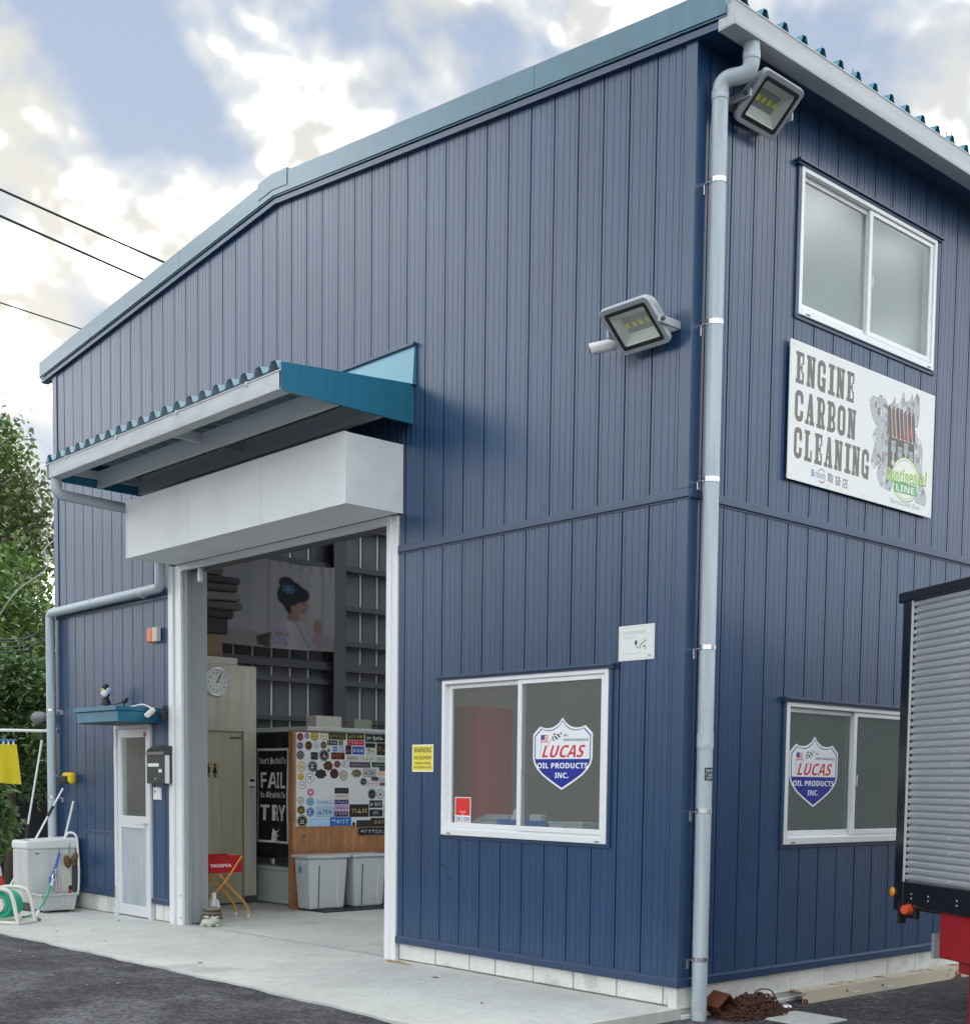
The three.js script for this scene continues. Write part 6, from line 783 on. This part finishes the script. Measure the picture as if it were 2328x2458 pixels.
// litter on the asphalt and apron
{
  const lg = new THREE.BufferGeometry(); lg.setAttribute('position', new THREE.Float32BufferAttribute([0, .004, -.03, -.012, .010, 0, 0, .003, 0, .013, .012, 0, 0, .006, .032], 3)); lg.setAttribute('uv', new THREE.Float32BufferAttribute(new Float32Array(10), 2)); lg.setIndex([0, 1, 2, 0, 2, 3, 1, 4, 2, 2, 4, 3]); lg.computeVertexNormals();
  const tones = [[.30, .24, .17], [.22, .16, .10], [.42, .38, .33], [.14, .10, .07]].map((c) => std(lin(...c), .9, 0, { side: THREE.DoubleSide }));
  const leaf = (px, py) => { const d = pixelDir(px, py), y0 = -.04, t = (y0 - camera.position.y) / d.y, p = camera.position.clone().addScaledVector(d, t); const y = p.z > 1.71 || p.x > .03 ? roadY(p.x) - .004 : slabY(p.x) + .001; const onRoad = p.z > 1.71 || p.x > .03; const m = solo('dry_leaf', onRoad ? 'dry curled leaf lying on the dark asphalt' : 'dry curled leaf lying on the pale concrete apron', 'leaf', lg, tones[Math.floor(rnd() * 4)], [p.x, y, p.z], onRoad ? 'dry leaves on the asphalt' : 'dry leaves on the apron', [0, rr(0, 6), 0]); const s = rr(.6, 1.3); m.scale.set(s, s, s); };
  for (const [x, y] of [[64, 2332], [46, 2288], [80, 2300], [167, 2341], [234, 2336], [268, 2353], [303, 2357], [208, 2377], [286, 2373], [123, 2350], [30, 2372], [320, 2325], [348, 2382], [440, 2430], [1992, 2418], [2085, 2402], [2030, 2405], [2150, 2438], [2240, 2452]]) leaf(x, y);
  for (const [x, y] of [[137, 2240], [225, 2240], [252, 2266], [482, 2325], [285, 2212], [1045, 2365], [1008, 2380], [932, 2404], [1157, 2428]]) leaf(x, y);
}
// ---------- trees, shed, wires ----------
const leafM = (r, g, b) => phys({ color: lin(r, g, b), roughness: .7, transmission: .42, thickness: 0, side: THREE.DoubleSide });
function foliage(n, c, rad, size, clumps, accept) { // leaves in clumps through an ellipsoid, each a folded diamond
  const pos = [], nor = V(0, 0, 0), cl = [];
  while (cl.length < clumps) { const v = V(rr(-1, 1), rr(-1, 1), rr(-1, 1)), l = v.length(); if (l > 1 || l < .25 && rnd() < .7) continue; v.multiplyScalar(.82 + .18 * noise3(v.x * 3 + c[0], v.y * 3, v.z * 3)); cl.push(v); }
  for (let i = 0; i < n; i++) {
    const k = cl[i % clumps], s = size * rr(.6, 1.25), q = .26; const p = V(c[0] + (k.x + q * (rnd() + rnd() - 1)) * rad[0], c[1] + (k.y + q * .8 * (rnd() + rnd() - 1)) * rad[1], c[2] + (k.z + q * (rnd() + rnd() - 1)) * rad[2]);
    const d = V(rr(-1, 1), rr(-1, .25), rr(-1, 1)).normalize(), side = d.clone().cross(V(rr(-.5, .5), 1, rr(-.5, .5))).normalize().multiplyScalar(s * .26), fold = V(0, s * .05, 0), tip = p.clone().addScaledVector(d, s), mid = p.clone().addScaledVector(d, s * .45);
    const a = mid.clone().add(side).add(fold), b = mid.clone().sub(side).add(fold); for (const t of [p, a, tip, p, tip, b]) pos.push(t.x, t.y, t.z);
  }
  const g = new THREE.BufferGeometry(); g.setAttribute('position', new THREE.Float32BufferAttribute(pos, 3)); g.setAttribute('uv', new THREE.Float32BufferAttribute(new Float32Array(pos.length / 3 * 2), 2)); g.computeVertexNormals(); return g;
}
const barkM = std(lin(.07, .055, .04), .95);
function tree(name, label, x, z, c, rad, n, size, clumps, mats, cat = 'tree') {
  const t = thing(name, label, cat, [0, 0, 0]); const y0 = -.1, top = V(c[0], c[1] - rad[1] * .2, c[2]);
  part('trunk', merge([rod(V(x, y0, z), top, Math.max(.03, rad[0] * .07), 12, Math.max(.015, rad[0] * .035)), ...range(0, 9, 9).map((i) => { const a = i * 2.4, b = top.clone().lerp(V(x, y0, z), .12 * (i % 4)); return rod(b, V(c[0] + Math.cos(a) * rad[0] * .5, c[1] + rad[1] * (.04 + .04 * i - .2), c[2] + Math.sin(a) * rad[2] * .5), rad[0] * .022, 6, rad[0] * .006); })]), barkM, t);
  mats.forEach((m, i) => part('crown', foliage(Math.round(n / mats.length), c, rad, size, clumps, 0), m, t)); return t;
}
const g1 = leafM(.15, .27, .06), g2 = leafM(.08, .165, .045), g3 = leafM(.23, .36, .08), g4 = leafM(.20, .22, .085), g5 = leafM(.12, .14, .06);
tree('tall_tree', 'tall thin leaved tree standing above the hedge trees', -22, -3.4, [-22, 6.4, -3.4], [2.0, 2.8, 1.85], 22000, .17, 130, [g4, g1, g5]);
tree('broadleaf_tree', 'dense bright green broadleaf tree beyond the corner of the building', -16.2, -1.3, [-16.2, 3.4, -1.6], [1.8, 2.2, 1.8], 20000, .15, 120, [g1, g2, g3]);
tree('broadleaf_tree', 'dark ivy like broadleaf tree over the blue tin shed', -13.6, -.9, [-13.7, 2.3, -1.05], [1.15, 1.15, 1.15], 13000, .12, 90, [g2, g2, g1]);
tree('laurel_bush', 'glossy leaved laurel bush behind the washing machine', -11.0, .35, [-11.0, 1.02, .38], [.5, .62, .42], 1500, .13, 34, [g1, g2], 'bush');
tree('broadleaf_tree', 'far broadleaf tree closing the gap behind the tin shed', -20, -2.6, [-20, 2.6, -2.8], [2.2, 2.4, 2.2], 7000, .2, 90, [g2, g5]);
{
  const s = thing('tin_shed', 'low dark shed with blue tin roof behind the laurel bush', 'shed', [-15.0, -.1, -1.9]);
  part('wall', merge([BB(-1.1, -1.05, 0, 1.6, -1.4, 1.6), BB(-1.05, .9, 0, 1.6, -1.4, -1.35), BB(-1.05, .9, 0, 1.45, 1.55, 1.6), BB(-1.05, .85, 0, .03, -1.35, 1.55)]), std(lin(.03, .028, .025), .9), s);
  part('roof', (() => { const g = B(2.3, .03, 3.4, 0, 0, 0); g.rotateX(.2); g.translate(-.1, 1.72, .1); return g; })(), phys({ color: lin(.12, .22, .36), roughness: .45, metalness: .2 }), s); part('front_post', merge([BB(.82, .88, 0, 1.5, 1.2, 1.26), BB(.82, .88, 0, 1.9, -1.3, -1.24)]), M.black, s); part('shade_board', BB(.82, .85, .0, 1.25, -1.3, 1.5), std(lin(.025, .025, .028), .9), s);  // dark board across the open front stands for its shaded inside
}
{
  const w = (name, label, a, b, r, sag) => { const P = []; for (let i = 0; i <= 40; i++) { const t = i / 40; P.push(V(a[0] + (b[0] - a[0]) * t, a[1] + (b[1] - a[1]) * t - sag * 4 * t * (1 - t), a[2] + (b[2] - a[2]) * t)); } return solo(name, label, 'wire', new THREE.TubeGeometry(new THREE.CatmullRomCurve3(P), 80, r, 6), M.black, [0, 0, 0]); };
  w('power_line', 'upper black overhead wire crossing the sky beside the roof', [-6.7, 9.75, 20], [-18.5, 9.75, -28], .017, .8);
  w('power_line', 'lower black overhead wire of the close pair beside the roof', [-5.6, 9.2, 20], [-18.9, 9.2, -28], .017, .8);
  w('phone_line', 'thin single overhead wire below the pair of black wires', [-8.4, 8.2, 20], [-15.6, 8.2, -28], .009, .75);
  for (const [i, z] of [[0, 20.2], [1, -28.2]].entries()) { const p = thing('utility_pole', i ? 'concrete utility pole behind the building' : 'concrete utility pole across the yard', 'pole', [z[1] > 0 ? -6.6 : -18.0, -.05, z[1]]); part('pole', cyl(.17, 11, 0, 5.5, 0, 16, .12), M.slab, p); part('crossarm', merge([RB(4.5, .09, .09, 0, 9.72, 0, .01), RB(3.6, .09, .09, 0, 9.17, 0, .01), RB(5.6, .08, .08, 0, 8.17, 0, .01)]), M.galv, p); }
  for (const [i, [dy, dz, e]] of [[0, .02, 3.95], [.02, -.04, 3.9], [-.05, -.02, 3.75], [-.09, .0, 3.6]].entries()) { const P = [V(-9.80, 3.42 + dy, -.12 + dz), V(-11.2, 3.32 + dy * 1.3, -.36 + dz), V(-13, 3.38 + dy * 1.6, -.62), V(-17.5, e, -1.2)]; solo('service_cable', ['topmost', 'second', 'third', 'lowest'][i] + ' black service cable running from the wall corner into the trees', 'cable', tube(P, .009, 40, 6), M.darkGrey, [0, 0, 0]); }
  solo('loose_cable', 'loose grey cable drooping from the wall corner across the foliage', 'cable', tube([V(-9.85, 4.35, -.08), V(-10.0, 4.22, .02), V(-9.95, 4.05, .0), V(-10.2, 3.98, -.04), V(-11.2, 3.85, -.12), V(-12.6, 3.72, -.45), V(-14, 3.4, -.7)], .009, 60, 6), M.greyP, [0, 0, 0]);
}
// ---------- unseen houses and trees, added for the glossy cladding to mirror ----------
{
  const house = (name, label, x, z, w, d, h, rot, wall, roofc) => {
    const b = thing(name, label, 'house', [x, -.08, z], undefined, rot); part('wall', B(w, h, d, 0, h / 2, 0), std(lin(...wall), .85), b); const g = shapeGeo([[-d / 2 - .4, 0], [d / 2 + .4, 0], [0, d * .22]], w + .8, .02); g.rotateY(Math.PI / 2); g.translate(-w / 2 - .4, h, 0); part('roof', g, std(lin(...roofc), .7), b);
    for (let i = 0; i < Math.floor(w / 2.2); i++) for (const y of [1.2, 3.8]) { if (y + 1.4 > h) continue; for (const s of [-1, 1]) { const win = part('window', B(1.2, 1.3, .06, -w / 2 + 1.4 + i * 2.2, y + .65, s * (d / 2 + .03)), M.blackGloss, b); part('frame', merge([B(1.3, .06, .08, 0, .66, 0), B(1.3, .06, .08, 0, -.66, 0), B(.06, 1.26, .08, .63, 0, 0), B(.06, 1.26, .08, -.63, 0, 0)].map((q) => (q.translate(-w / 2 + 1.4 + i * 2.2, y + .65, s * (d / 2 + .03)), q))), M.alu, win); } }
  };
  house('added_house', 'added unseen brown rendered house across the yard from the shutter', -24, 27, 14, 8, 5.8, 0, [.17, .145, .12], [.05, .05, .055]);
  house('added_house', 'added unseen grey house with dark roof beside the brown house across the yard', -41, 28, 15, 8, 5.6, 0, [.20, .20, .19], [.06, .05, .05]);
  house('added_house', 'added unseen tan house at the far end of the row across the yard', -61, 27, 16, 8, 5.6, 0, [.19, .17, .14], [.06, .05, .045]);
  house('added_house', 'added unseen grey shed standing behind the parked truck', 21, -38, 20, 9, 5.2, .3, [.15, .16, .17], [.07, .075, .08]);
  tree('added_tree', 'added unseen round tree between the brown and the grey house', -32.3, 25, [-32.3, 3.6, 25], [2.4, 2.6, 2.4], 2600, .4, 60, [g2]);
  tree('added_tree', 'added unseen round tree in front of the grey shed', 13, -31, [13, 3.2, -31], [3, 2.8, 3], 2600, .4, 60, [g2]);
}
renderer.render(scene, camera);
